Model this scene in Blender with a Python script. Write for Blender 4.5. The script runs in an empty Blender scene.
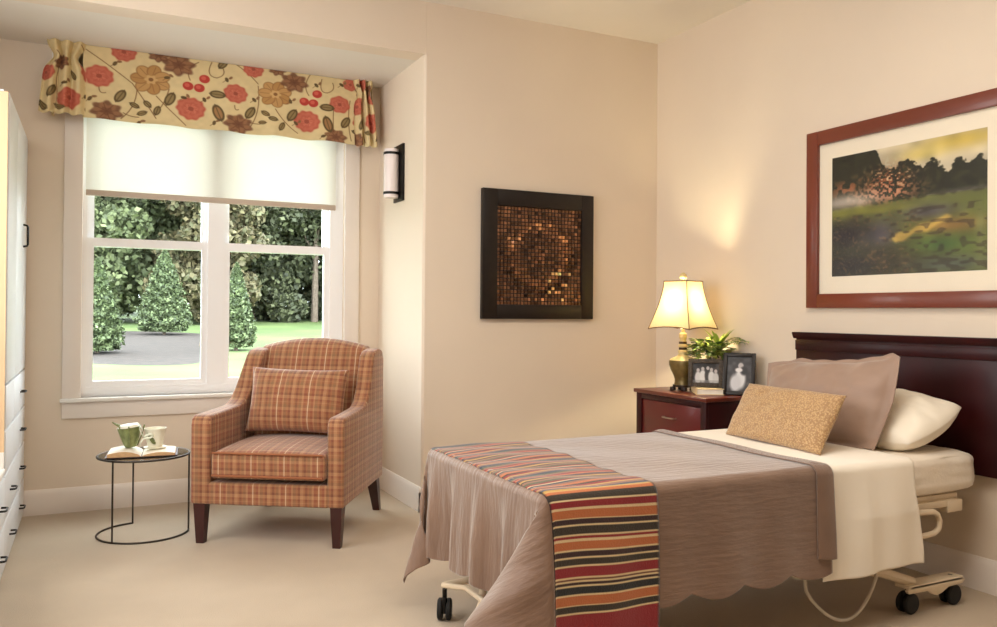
import bpy, bmesh, math, random
import numpy as np
from mathutils import Vector, Matrix
PI = math.pi
rng = np.random.default_rng(7)
random.seed(7)
SC = bpy.context.scene
COL = SC.collection

# ------------------------------------------------------------------ helpers
def lin(c):
    c = c / 255.0
    return c / 12.92 if c <= 0.04045 else ((c + 0.055) / 1.055) ** 2.4
def rgb(r, g, b): return (lin(r), lin(g), lin(b), 1.0)

class MB:
    """collects shapes, links them as one mesh object"""
    def __init__(s): s.v = []; s.f = []; s.uv = None; s.col = None
    def add(s, verts, faces):
        n = len(s.v)
        s.v += [tuple(map(float, p)) for p in verts]
        s.f += [tuple(i + n for i in f) for f in faces]
    def box(s, x0, x1, y0, y1, z0, z1, M=None, bev=0.0, seg=2):
        bm = bmesh.new()
        bmesh.ops.create_cube(bm, size=1)
        for v in bm.verts:
            v.co = Vector(((x0 + x1) / 2 + v.co.x * (x1 - x0), (y0 + y1) / 2 + v.co.y * (y1 - y0), (z0 + z1) / 2 + v.co.z * (z1 - z0)))
        if bev > 0:
            bmesh.ops.bevel(bm, geom=bm.edges[:], offset=bev, segments=seg, affect='EDGES', profile=0.5)
        s.bm(bm, M)
    def bm(s, bm, M=None):
        bm.verts.index_update()
        vs = [(M @ v.co if M is not None else v.co)[:] for v in bm.verts]
        s.add(vs, [[v.index for v in f.verts] for f in bm.faces]); bm.free()
    def tube(s, pts, r, n=10, closed=False, cap=True, r_end=None):
        pts = [Vector(p) for p in pts]; m = len(pts); vs = []; fs = []
        prev = None
        for i, p in enumerate(pts):
            if closed: t = (pts[(i + 1) % m] - pts[i - 1]).normalized()
            else: t = (pts[min(i + 1, m - 1)] - pts[max(i - 1, 0)]).normalized()
            if prev is None:
                a = Vector((0, 0, 1)) if abs(t.z) < 0.9 else Vector((1, 0, 0))
                u = t.cross(a).normalized()
            else:
                u = (prev - t * prev.dot(t)).normalized()
            prev = u; w = t.cross(u)
            rr = r if r_end is None else r + (r_end - r) * i / (m - 1)
            for k in range(n):
                a = 2 * PI * k / n
                vs.append(p + u * (math.cos(a) * rr) + w * (math.sin(a) * rr))
        rng_ = m if closed else m - 1
        for i in range(rng_):
            j = (i + 1) % m
            for k in range(n):
                l = (k + 1) % n
                fs.append((i * n + k, i * n + l, j * n + l, j * n + k))
        if cap and not closed:
            fs.append(tuple(range(n - 1, -1, -1))); fs.append(tuple((m - 1) * n + k for k in range(n)))
        s.add(vs, fs)
    def lathe(s, prof, c=(0, 0, 0), n=32, M=None, cap=True):
        vs = []; fs = []
        for (r, z) in prof:
            for k in range(n):
                a = 2 * PI * k / n
                p = Vector((c[0] + r * math.cos(a), c[1] + r * math.sin(a), c[2] + z))
                vs.append(M @ p if M is not None else p)
        for i in range(len(prof) - 1):
            for k in range(n):
                l = (k + 1) % n
                fs.append((i * n + k, i * n + l, (i + 1) * n + l, (i + 1) * n + k))
        if cap:
            fs.append(tuple(range(n - 1, -1, -1))); fs.append(tuple((len(prof) - 1) * n + k for k in range(n)))
        s.add(vs, fs)
    def prism(s, poly, x0, x1, axis='x', bev=0.0, seg=3, M=None):
        """extrude a 2D polygon; axis x -> poly is (y,z); y -> (x,z); z -> (x,y)"""
        bm = bmesh.new()
        def P(a, b, t):
            return {'x': (t, a, b), 'y': (a, t, b), 'z': (a, b, t)}[axis]
        A = [bm.verts.new(P(a, b, x0)) for a, b in poly]; B = [bm.verts.new(P(a, b, x1)) for a, b in poly]
        bm.faces.new(A); bm.faces.new(B[::-1])
        n = len(poly)
        for i in range(n): bm.faces.new((A[i], B[i], B[(i + 1) % n], A[(i + 1) % n]))
        bmesh.ops.recalc_face_normals(bm, faces=bm.faces[:])
        if bev > 0: bmesh.ops.bevel(bm, geom=bm.edges[:], offset=bev, segments=seg, affect='EDGES', profile=0.5, clamp_overlap=True)
        s.bm(bm, M)
    def grid(s, P, flip=False, closed_u=False):
        """P: array (nu, nv, 3)"""
        nu, nv = P.shape[:2]; n0 = len(s.v)
        s.v += [tuple(q) for q in P.reshape(-1, 3).tolist()]
        for i in range(nu if closed_u else nu - 1):
            i2 = (i + 1) % nu
            for j in range(nv - 1):
                a, b, c, d = n0 + i * nv + j, n0 + i2 * nv + j, n0 + i2 * nv + j + 1, n0 + i * nv + j + 1
                s.f.append((a, d, c, b) if flip else (a, b, c, d))
    def build(s, name, mat, parent=None, smooth=35, col=None, boxuv=False, solid=0, subsurf=0):
        me = bpy.data.meshes.new(name)
        me.from_pydata(s.v, [], s.f); me.update()
        if smooth:
            me.polygons.foreach_set('use_smooth', [True] * len(me.polygons))
            try: me.set_sharp_from_angle(angle=math.radians(smooth))
            except Exception: pass
        if col is not None:
            at = me.color_attributes.new('paint', 'FLOAT_COLOR', 'POINT')
            c4 = np.ones((len(s.v), 4), dtype=np.float32); c = np.asarray(col, dtype=np.float32).reshape(-1, 3)
            c4[:, :3] = np.where(c <= 0.04045, c / 12.92, ((c + 0.055) / 1.055) ** 2.4)
            at.data.foreach_set('color', c4.ravel())
        if boxuv:
            uv = me.uv_layers.new(name='fabric')
            for p in me.polygons:
                n = p.normal; ax = max(range(3), key=lambda k: abs(n[k]) * (1.02 if k == 1 else 1))
                for li in p.loop_indices:
                    c = me.vertices[me.loops[li].vertex_index].co
                    uv.data[li].uv = {0: (c.y, c.z), 1: (c.x, c.z), 2: (c.x, c.y)}[ax]
        if isinstance(mat, (list, tuple)):
            for m_ in mat: me.materials.append(m_)
        else: me.materials.append(mat)
        o = bpy.data.objects.new(name, me); COL.objects.link(o)
        if parent: o.parent = parent
        if solid:
            m = o.modifiers.new('thickness', 'SOLIDIFY'); m.thickness = solid; m.offset = -1
        if subsurf:
            m = o.modifiers.new('smooth', 'SUBSURF'); m.levels = subsurf; m.render_levels = subsurf
        return o

def thing(name, label, cat, loc=(0, 0, 0), rz=0, group=None):
    o = bpy.data.objects.new(name, None); COL.objects.link(o)
    o.empty_display_size = 0.05
    o.location = loc; o.rotation_euler = (0, 0, rz); o['label'] = label; o['category'] = cat
    if group: o['group'] = group
    return o
def tag(o, label, cat, group=None, kind=None):
    o['label'] = label; o['category'] = cat
    if group: o['group'] = group
    if kind: o['kind'] = kind
    return o
def struct(o): o['kind'] = 'structure'; return o

# ------------------------------------------------------------------ materials
def newmat(name):
    m = bpy.data.materials.new(name); m.use_nodes = True
    nt = m.node_tree; b = nt.nodes['Principled BSDF']
    return m, nt, b
def bump(nt, b, src, strength, dist=0.01):
    n = nt.nodes.new('ShaderNodeBump'); n.inputs['Strength'].default_value = strength; n.inputs['Distance'].default_value = dist
    nt.links.new(src, n.inputs['Height']); nt.links.new(n.outputs['Normal'], b.inputs['Normal']); return n
def noise(nt, scale, detail=3, rough=0.55, vec=None, stretch=None):
    n = nt.nodes.new('ShaderNodeTexNoise'); n.inputs['Scale'].default_value = scale
    n.inputs['Detail'].default_value = detail; n.inputs['Roughness'].default_value = rough
    tc = nt.nodes.new('ShaderNodeTexCoord'); src = tc.outputs['Object']
    if stretch:
        mp = nt.nodes.new('ShaderNodeMapping'); mp.inputs['Scale'].default_value = stretch
        nt.links.new(src, mp.inputs['Vector']); src = mp.outputs['Vector']
    nt.links.new(src, n.inputs['Vector']); return n
def ramp(nt, src, stops, interp='LINEAR'):
    r = nt.nodes.new('ShaderNodeValToRGB'); e = r.color_ramp; e.interpolation = interp
    while len(e.elements) > 1: e.elements.remove(e.elements[-1])
    e.elements[0].position = stops[0][0]; e.elements[0].color = stops[0][1]
    for p, c in stops[1:]:
        x = e.elements.new(p); x.color = c
    nt.links.new(src, r.inputs['Fac']); return r
def simple(name, c, rough=0.6, metal=0.0, nscale=0, var=0.06, bstr=0.0, bscale=None, stretch=None, spec=0.5, coat=0, sheen=0, detail=3):
    m, nt, b = newmat(name)
    b.inputs['Base Color'].default_value = c; b.inputs['Roughness'].default_value = rough; b.inputs['Metallic'].default_value = metal
    b.inputs['Specular IOR Level'].default_value = spec
    if coat: b.inputs['Coat Weight'].default_value = coat; b.inputs['Coat Roughness'].default_value = 0.12
    if sheen: b.inputs['Sheen Weight'].default_value = sheen
    if nscale:
        n = noise(nt, nscale, detail, stretch=stretch)
        lo = tuple(max(0, x * (1 - var)) for x in c[:3]) + (1,); hi = tuple(min(1, x * (1 + var)) for x in c[:3]) + (1,)
        r = ramp(nt, n.outputs['Fac'], [(0.3, lo), (0.7, hi)]); nt.links.new(r.outputs['Color'], b.inputs['Base Color'])
    if bstr:
        n2 = noise(nt, bscale or nscale, 3, stretch=stretch); bump(nt, b, n2.outputs['Fac'], bstr)
    return m
def painted(name, rough=0.7, coat=0, bstr=0, bscale=300, spec=0.5, sheen=0):
    m, nt, b = newmat(name)
    a = nt.nodes.new('ShaderNodeAttribute'); a.attribute_name = 'paint'
    nt.links.new(a.outputs['Color'], b.inputs['Base Color']); b.inputs['Roughness'].default_value = rough
    b.inputs['Specular IOR Level'].default_value = spec
    if coat: b.inputs['Coat Weight'].default_value = coat
    if sheen: b.inputs['Sheen Weight'].default_value = sheen
    if bstr: n = noise(nt, bscale, 2); bump(nt, b, n.outputs['Fac'], bstr, 0.004)
    return m

M_wall = simple('wall_paint', rgb(227, 213, 195), 0.85, nscale=2.5, var=0.015, bstr=0.05, bscale=180, spec=0.25)
M_ceil = simple('ceiling_paint', rgb(226, 220, 210), 0.9, nscale=3, var=0.01, spec=0.2)
M_white = simple('white_trim_paint', rgb(238, 234, 228), 0.4, nscale=3, var=0.01)
M_trim = simple('soft_white_trim', rgb(234, 225, 216), 0.45, nscale=3, var=0.01)
M_cab = simple('white_cabinet_paint', rgb(225, 228, 232), 0.45, nscale=3, var=0.01)
M_cab_lamplit = simple('lamplit_beige_panel', rgb(222, 190, 150), 0.6, nscale=4, var=0.03)  # warm lamplight on the wardrobe's side panel is put into this beige
M_black = simple('black_metal', rgb(28, 26, 25), 0.4, metal=0.6)
M_iron = simple('dark_bronze_metal', rgb(62, 54, 46), 0.42, metal=0.7)
M_cream_metal = simple('cream_enamel', rgb(226, 208, 180), 0.35)
M_rubber = simple('black_rubber', rgb(18, 17, 17), 0.7)
M_cherry = simple('cherry_wood', rgb(92, 16, 16), 0.35, nscale=5, var=0.3, stretch=(1, 0.12, 1), coat=0.15)
M_cherry_dark = simple('dark_cherry_wood', rgb(46, 8, 11), 0.38, nscale=5, var=0.4, stretch=(1, 1, 0.15), coat=0.04, spec=.25)
M_redwood = simple('reddish_brown_wood', rgb(116, 50, 30), 0.35, nscale=6, var=0.22, stretch=(1, 0.15, 0.15), coat=0.25)
M_legwood = simple('espresso_wood', rgb(58, 24, 22), 0.35, nscale=8, var=0.3, stretch=(1, 1, 0.1))
M_pewter = simple('pewter', rgb(190, 180, 165), 0.3, metal=0.9)
M_blackframe = simple('black_brown_frame', rgb(28, 20, 16), 0.42, nscale=20, var=0.2, spec=.35)
M_mat = simple('cream_mat_board', rgb(236, 226, 206), 0.8, nscale=8, var=0.01)
M_sheet = simple('cream_cotton', rgb(240, 229, 212), 0.85, nscale=4, var=0.03, bstr=0.15, bscale=60, sheen=0.2)
M_sheet2 = simple('ivory_cotton_sheet', rgb(244, 236, 221), 0.85, nscale=3, var=0.03, bstr=0.1, bscale=30, sheen=0.2)
M_pillow = simple('white_cotton', rgb(245, 236, 218), 0.8, nscale=4, var=0.02, bstr=0.15, bscale=25, sheen=0.2)
M_sham = simple('mocha_sateen', rgb(150, 123, 106), 0.55, nscale=5, var=0.05, bstr=0.1, bscale=30, sheen=0.4)
M_page = simple('book_pages', rgb(244, 236, 220), 0.8, nscale=30, var=0.03)
M_pageedge = simple('book_page_edges', rgb(205, 165, 120), 0.85, nscale=60, var=0.2, stretch=(1, 1, 12))
M_cover = simple('dark_book_cover', rgb(70, 35, 28), 0.5)

# coverlet: taupe with fine crinkle
m, nt, b = newmat('taupe_matelasse'); M_coverlet = m
n = noise(nt, 5, 4); r = ramp(nt, n.outputs['Fac'], [(0.3, rgb(116, 88, 69)), (0.7, rgb(130, 101, 81))]); nt.links.new(r.outputs['Color'], b.inputs['Base Color'])
b.inputs['Roughness'].default_value = 0.55; b.inputs['Sheen Weight'].default_value = 0.7; b.inputs['Sheen Roughness'].default_value = 0.45
uvn = nt.nodes.new('ShaderNodeUVMap'); uvn.uv_map = 'cloth'
mp = nt.nodes.new('ShaderNodeMapping'); mp.inputs['Scale'].default_value = (6.0, 1.0, 1.0); nt.links.new(uvn.outputs['UV'], mp.inputs['Vector'])
n1 = nt.nodes.new('ShaderNodeTexNoise'); n1.inputs['Scale'].default_value = 9; n1.inputs['Detail'].default_value = 5; nt.links.new(mp.outputs['Vector'], n1.inputs['Vector'])
bump(nt, b, n1.outputs['Fac'], 0.28, 0.02)

# carpet
m, nt, b = newmat('beige_loop_carpet'); M_carpet = m
n = noise(nt, 1.6, 4); r = ramp(nt, n.outputs['Fac'], [(0.3, rgb(180, 161, 136)), (0.7, rgb(197, 178, 153))])
n2 = noise(nt, 260, 2); mx = nt.nodes.new('ShaderNodeMixRGB'); mx.blend_type = 'MULTIPLY'; mx.inputs['Fac'].default_value = 0.45
r2 = ramp(nt, n2.outputs['Fac'], [(0.25, (0.6, 0.6, 0.6, 1)), (0.6, (1, 1, 1, 1))])
nt.links.new(r.outputs['Color'], mx.inputs['Color1']); nt.links.new(r2.outputs['Color'], mx.inputs['Color2']); nt.links.new(mx.outputs['Color'], b.inputs['Base Color'])
b.inputs['Roughness'].default_value = 0.95; b.inputs['Sheen Weight'].default_value = 0.3; bump(nt, b, n2.outputs['Fac'], 0.5, 0.006)

# woven plaid (pattern follows the fabric UVs, metres)
def plaid(name, bright=1.0):
    m, nt, b = newmat(name); L = nt.links.new
    uv = nt.nodes.new('ShaderNodeUVMap'); uv.uv_map = 'fabric'
    sp = nt.nodes.new('ShaderNodeSeparateXYZ'); L(uv.outputs['UV'], sp.inputs['Vector'])
    def fr(src, period, off=0.0):
        a = nt.nodes.new('ShaderNodeMath'); a.operation = 'MULTIPLY_ADD'; a.inputs[1].default_value = 1 / period; a.inputs[2].default_value = off + 20; L(src, a.inputs[0])
        f = nt.nodes.new('ShaderNodeMath'); f.operation = 'FRACT'; L(a.outputs[0], f.inputs[0]); return f.outputs[0]
    base = rgb(158, 104, 66); dk = rgb(122, 70, 46); md = rgb(182, 134, 92); cr = rgb(228, 202, 168); gr = rgb(138, 100, 66); rd = rgb(146, 80, 54)
    ru = ramp(nt, fr(sp.outputs['X'], 0.166), [(0, md), (0.05, base), (0.1, dk), (0.17, base), (0.22, gr), (0.30, md), (0.36, rd), (0.45, base), (0.5, cr), (0.53, base), (0.6, rd), (0.68, md), (0.73, gr), (0.82, base), (0.88, dk), (0.95, md)], 'CONSTANT')
    rv = ramp(nt, fr(sp.outputs['Y'], 0.118), [(0, md), (0.14, dk), (0.24, base), (0.38, rd), (0.48, md), (0.6, gr), (0.72, base), (0.82, md), (0.85, base), (0.92, rd)], 'CONSTANT')
    mx = nt.nodes.new('ShaderNodeMixRGB'); mx.inputs['Fac'].default_value = 0.45; L(ru.outputs['Color'], mx.inputs['Color1']); L(rv.outputs['Color'], mx.inputs['Color2'])
    n2 = noise(nt, 350, 2); r2 = ramp(nt, n2.outputs['Fac'], [(0.3, (0.78, 0.78, 0.78, 1)), (0.65, (1, 1, 1, 1))])
    m2 = nt.nodes.new('ShaderNodeMixRGB'); m2.blend_type = 'MULTIPLY'; m2.inputs['Fac'].default_value = 0.6; L(mx.outputs['Color'], m2.inputs['Color1']); L(r2.outputs['Color'], m2.inputs['Color2'])
    L(m2.outputs['Color'], b.inputs['Base Color']); b.inputs['Roughness'].default_value = 0.8; b.inputs['Sheen Weight'].default_value = 0.35
    bump(nt, b, n2.outputs['Fac'], 0.35, 0.003)
    return m
M_plaid = plaid('orange_brown_plaid')

# gold woven pillow cloth
m, nt, b = newmat('gold_dobby_weave'); M_gold = m
tc = nt.nodes.new('ShaderNodeTexCoord'); v = nt.nodes.new('ShaderNodeTexVoronoi'); v.inputs['Scale'].default_value = 140
nt.links.new(tc.outputs['Object'], v.inputs['Vector'])
r = ramp(nt, v.outputs['Distance'], [(0.15, rgb(200, 166, 118)), (0.4, rgb(184, 148, 100)), (0.65, rgb(158, 120, 78))]); nt.links.new(r.outputs['Color'], b.inputs['Base Color'])
b.inputs['Roughness'].default_value = 0.6; b.inputs['Sheen Weight'].default_value = 0.3; bump(nt, b, v.outputs['Distance'], 0.5, 0.006)

M_valance = painted('floral_print_cotton', 0.8, bstr=0.2, bscale=500)
M_runner = painted('striped_woven_wool', 0.85, bstr=0.5, bscale=220, sheen=0.3)
M_art = painted('painted_paper', 0.6)
M_photo = painted('photo_print', 0.35)
M_copper = painted('patinated_bronze_tile', 0.3)
_b = M_copper.node_tree.nodes['Principled BSDF']; _b.inputs['Metallic'].default_value = 0.55; _b.inputs['Roughness'].default_value = 0.33
M_leaf = painted('leaf_green', 0.5)
M_foliage = painted('foliage', 0.7)
M_bark = simple('bark', rgb(110, 96, 84), 0.9, nscale=12, var=0.3)

def glassmat(name, tint=(1, 1, 1, 1), gloss=0.06, rough=0.0, fr_=0.6):
    m = bpy.data.materials.new(name); m.use_nodes = True; nt = m.node_tree; nt.nodes.clear()
    o = nt.nodes.new('ShaderNodeOutputMaterial'); t = nt.nodes.new('ShaderNodeBsdfTransparent'); g = nt.nodes.new('ShaderNodeBsdfGlossy'); mx = nt.nodes.new('ShaderNodeMixShader')
    t.inputs['Color'].default_value = tint; g.inputs['Roughness'].default_value = rough
    lw = nt.nodes.new('ShaderNodeLayerWeight'); lw.inputs['Blend'].default_value = 0.3
    ma = nt.nodes.new('ShaderNodeMath'); ma.operation = 'MULTIPLY_ADD'; ma.inputs[1].default_value = fr_; ma.inputs[2].default_value = gloss
    nt.links.new(lw.outputs['Fresnel'], ma.inputs[0]); nt.links.new(ma.outputs[0], mx.inputs['Fac'])
    nt.links.new(t.outputs[0], mx.inputs[1]); nt.links.new(g.outputs[0], mx.inputs[2]); nt.links.new(mx.outputs[0], o.inputs['Surface'])
    return m
M_frame = simple('white_vinyl', rgb(250, 251, 253), 0.35)
M_glass = glassmat('window_glass', (0.97, 0.99, 0.98, 1), 0.0, fr_=0.3)
M_picglass = glassmat('picture_glass', (1, 1, 1, 1), 0.0, 0.2, fr_=0.06)
M_tableglass = glassmat('smoky_table_glass', (0.55, 0.66, 0.60, 1), 0.30, 0.04)

def translucent(name, c, t=0.5, through=0.0):
    m = bpy.data.materials.new(name); m.use_nodes = True; nt = m.node_tree; nt.nodes.clear()
    o = nt.nodes.new('ShaderNodeOutputMaterial'); d = nt.nodes.new('ShaderNodeBsdfDiffuse'); tr = nt.nodes.new('ShaderNodeBsdfTranslucent'); mx = nt.nodes.new('ShaderNodeMixShader')
    n = noise(nt, 250, 2); r = ramp(nt, n.outputs['Fac'], [(0.3, tuple(x * 0.95 for x in c[:3]) + (1,)), (0.7, c)])
    nt.links.new(r.outputs['Color'], d.inputs['Color']); nt.links.new(r.outputs['Color'], tr.inputs['Color']); mx.inputs['Fac'].default_value = t
    nt.links.new(d.outputs[0], mx.inputs[1]); nt.links.new(tr.outputs[0], mx.inputs[2])
    last = mx.outputs[0]
    if through:
        tp = nt.nodes.new('ShaderNodeBsdfTransparent'); m2 = nt.nodes.new('ShaderNodeMixShader'); m2.inputs['Fac'].default_value = through
        nt.links.new(last, m2.inputs[1]); nt.links.new(tp.outputs[0], m2.inputs[2]); last = m2.outputs[0]
    nt.links.new(last, o.inputs['Surface']); return m
M_shadecloth = translucent('roller_shade_cloth', rgb(240, 238, 232), 0.5)
M_lampshade = translucent('cream_silk_shade', rgb(224, 204, 160), 0.13)
M_opal = simple('opal_glass', rgb(238, 228, 226), 0.25)

# ------------------------------------------------------------------ painting canvases (numpy)
class Canvas:
    def __init__(s, w, h, c):
        s.w, s.h = w, h; s.a = np.zeros((h, w, 3)); s.a[:] = np.array(c) / 255.0
        s.Y, s.X = np.mgrid[0:h, 0:w].astype(float)
    def blend(s, m, c):
        m = np.clip(m, 0, 1)[..., None]; s.a = s.a * (1 - m) + (np.array(c) / 255.0) * m
    def ell(s, cx, cy, rx, ry, c, ang=0, soft=0.12, al=1.0, petals=0, amp=0.12, ph=0):
        dx, dy = s.X - cx, s.Y - cy; ca, sa = math.cos(ang), math.sin(ang)
        u = (dx * ca + dy * sa) / rx; v = (-dx * sa + dy * ca) / ry; r = np.hypot(u, v)
        lim = 1.0
        if petals: lim = 1 + amp * np.cos(petals * np.arctan2(v, u) + ph)
        s.blend(al * np.clip((lim - r) / soft + 0.5, 0, 1), c)
    def line(s, pts, wd, c, al=1.0, soft=1.0):
        d = np.full((s.h, s.w), 1e9)
        for (x0, y0), (x1, y1) in zip(pts[:-1], pts[1:]):
            L2 = (x1 - x0) ** 2 + (y1 - y0) ** 2 + 1e-9
            t = np.clip(((s.X - x0) * (x1 - x0) + (s.Y - y0) * (y1 - y0)) / L2, 0, 1)
            d = np.minimum(d, np.hypot(s.X - x0 - t * (x1 - x0), s.Y - y0 - t * (y1 - y0)))
        s.blend(al * np.clip((wd / 2 - d) / soft + 0.5, 0, 1), c)
    def curve(s, p0, p1, p2, wd, c, al=1.0):
        s.line([((1 - t) ** 2 * p0[0] + 2 * t * (1 - t) * p1[0] + t * t * p2[0], (1 - t) ** 2 * p0[1] + 2 * t * (1 - t) * p1[1] + t * t * p2[1]) for t in np.linspace(0, 1, 9)], wd, c, al)
    def poly(s, pts, c, al=1.0, soft=0):
        inside = np.zeros((s.h, s.w), bool); n = len(pts)
        for i in range(n):
            x0, y0 = pts[i]; x1, y1 = pts[(i + 1) % n]
            if y0 == y1: continue
            cond = ((y0 > s.Y) != (y1 > s.Y)) & (s.X < (x1 - x0) * (s.Y - y0) / (y1 - y0) + x0)
            inside ^= cond
        m = inside.astype(float)
        for _ in range(soft):
            p = np.pad(m, 1, mode='edge'); m = (p[:-2, 1:-1] + p[2:, 1:-1] + p[1:-1, :-2] + p[1:-1, 2:] + 2 * m) / 6
        s.blend(m * al, c)
def vnoise(w, h, sx, sy, seed):
    g = np.random.default_rng(seed).random((int(h / sy) + 3, int(w / sx) + 3))
    Y, X = np.mgrid[0:h, 0:w].astype(float); X = X / sx; Y = Y / sy
    i, j = Y.astype(int), X.astype(int); fy, fx = Y - i, X - j; fy = fy * fy * (3 - 2 * fy); fx = fx * fx * (3 - 2 * fx)
    return (g[i, j] * (1 - fy) * (1 - fx) + g[i + 1, j] * fy * (1 - fx) + g[i, j + 1] * (1 - fy) * fx + g[i + 1, j + 1] * fy * fx)

# ================================================================== THE SETTING
XR, YB, YW, XA, ZC, ZA = 3.35, 4.45, 5.275, 1.70, 2.94, 2.635
XL, YF = -0.94, -2.6
W = MB(); W.box(XL - .15, XR + .15, YF - .15, YW + .15, -0.12, 0); struct(W.build('floor', M_carpet))
W = MB(); W.box(XL - .15, XR + .15, YF - .15, YB + .3, ZC, ZC + 0.12); struct(W.build('ceiling', M_ceil))
# rear wall to the right of the alcove; its left end is the alcove's side wall
W = MB(); W.prism([(XA + .012, YB), (XA, YB + .012), (XA, YW + .19), (XR + .15, YW + .19), (XR + .15, YB)], -0.0, ZC, 'z'); struct(W.build('wall_back', M_wall))
W = MB(); W.box(XL - .15, XA + 0.01, YB, YB + .14, ZA, ZC); struct(W.build('wall_above_alcove', M_wall))
W = MB(); W.box(XL - .15, XA + 0.01, YB + .14, YW + .19, ZA, ZA + .1); struct(W.build('ceiling_alcove', M_ceil))
ox0, ox1, oz0, oz1 = -0.06, 1.465, 0.645, 2.45
W = MB()
W.box(XL - .15, ox0, YW, YW + .19, 0, ZA); W.box(ox1, XA, YW, YW + .19, 0, ZA)
W.box(ox0, ox1, YW, YW + .19, 0, oz0); W.box(ox0, ox1, YW, YW + .19, oz1, ZA)
struct(W.build('wall_window', M_wall))
W = MB(); W.box(XR, XR + .15, YF - .15, YB, 0, ZC); struct(W.build('wall_right', M_wall))
W = MB(); W.box(XL - .15, XL, YF - .15, YW, 0, ZC); struct(W.build('wall_left', M_wall))
W = MB(); W.box(XL, XR, YF - .15, YF, 0, ZC); struct(W.build('wall_front', simple('bounce_cutting_brown', rgb(120, 96, 76), .85)))  # unseen wall, coloured dark to cut bounce onto camera-facing sides
# baseboards: profile (offset from wall, z)
bp = [(0, 0), (0.016, 0), (0.016, 0.115), (0.010, 0.132), (0.006, 0.140), (0, 0.140)]
W = MB(); W.prism([(YW - a, z) for a, z in bp], XL, XA, 'x'); struct(W.build('baseboard_window', M_trim))
W = MB(); W.prism([(XA - a, z) for a, z in bp], YB - .016, YW, 'y'); struct(W.build('baseboard_alcove', M_trim))
W = MB(); W.prism([(YB - a, z) for a, z in bp], XA - .016, XR, 'x'); struct(W.build('baseboard_back', M_trim))
W = MB(); W.prism([(XR - a, z) for a, z in bp], YF, YB, 'y'); struct(W.build('baseboard_right', M_trim))

# ---- window
win = bpy.data.objects.new('window_1', None); COL.objects.link(win); win['kind'] = 'structure'; win.location = (0.68, YW + .05, 0.645)
def wpart(mb, name, mat, par=win, **k):
    mb.v = [(x - 0.68, y - (YW + .05), z - 0.645) for x, y, z in mb.v]
    return mb.build(name, mat, par, **k)
W = MB(); cw = 0.095
W.box(ox0 - cw, ox0, YW - .02, YW, oz0 - .0, oz1 + cw, bev=.003); W.box(ox1, ox1 + cw, YW - .02, YW, oz0, oz1 + cw, bev=.003); W.box(ox0, ox1, YW - .02, YW, oz1, oz1 + cw, bev=.003)
wpart(W, 'casing', M_trim)
W = MB(); W.box(ox0 - cw - .01, ox1 + cw + .01, YW - .045, YW + .08, oz0 - .022, oz0, bev=.006); wpart(W, 'sill', M_white)
W = MB(); W.box(ox0 - cw, ox1 + cw, YW - .018, YW, oz0 - .115, oz0 - .022, bev=.003); wpart(W, 'apron', M_trim)
W = MB(); ya, yb = YW + .03, YW + .115
W.box(ox0, 0.0 - .035, ya, yb, oz0, oz1); W.box(1.343 + .035, ox1, ya, yb, oz0, oz1)
W.box(0.591 + .035, 0.755 - .035, ya, yb, oz0, oz1)
for a_, b_ in ((-.035, .626), (.72, 1.378)): W.box(a_, b_, ya, yb, oz0, 0.70); W.box(a_, b_, ya, yb, 2.40, oz1)
wpart(W, 'frame', M_frame)
for k, (a, c) in enumerate(((0.0, 0.591), (0.755, 1.343))):
    for lo, hi, y0 in ((0.70, 1.565, YW + .04), (1.515, 2.40, YW + .075)):
        W = MB(); s_ = .035
        W.box(a - s_, a, y0, y0 + .03, lo, hi); W.box(c, c + s_, y0, y0 + .03, lo, hi); W.box(a, c, y0, y0 + .03, lo, lo + .05 if lo > 1 else lo + .034); W.box(a, c, y0, y0 + .03, hi - .05, hi)
        sash = wpart(W, 'sash', M_frame)
        G = MB(); G.box(a, c, y0 + .012, y0 + .017, lo + .02, hi - .02); wpart(G, 'pane', M_glass, sash)

# ================================================================== WINDOW DRESSING
t = thing('roller_shade', 'off-white roller shade pulled partway down behind the floral valance', 'shade', (0.68, YW, 1.81))
W = MB(); W.box(-0.725, 0.725, -0.004, -0.002, 0.02, 0.64); W.build('shade_cloth', M_shadecloth, t, smooth=0)
W = MB(); W.box(-0.725, 0.725, -0.010, 0.004, -0.008, 0.026, bev=.004); W.build('hem_bar', simple('shade_hem_bar', rgb(196, 180, 164), 0.6), t)
W = MB(); W.tube([(-0.725, .002, 0.645), (0.725, .002, 0.645)], 0.022, 16); W.build('roller', M_white, t)

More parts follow.
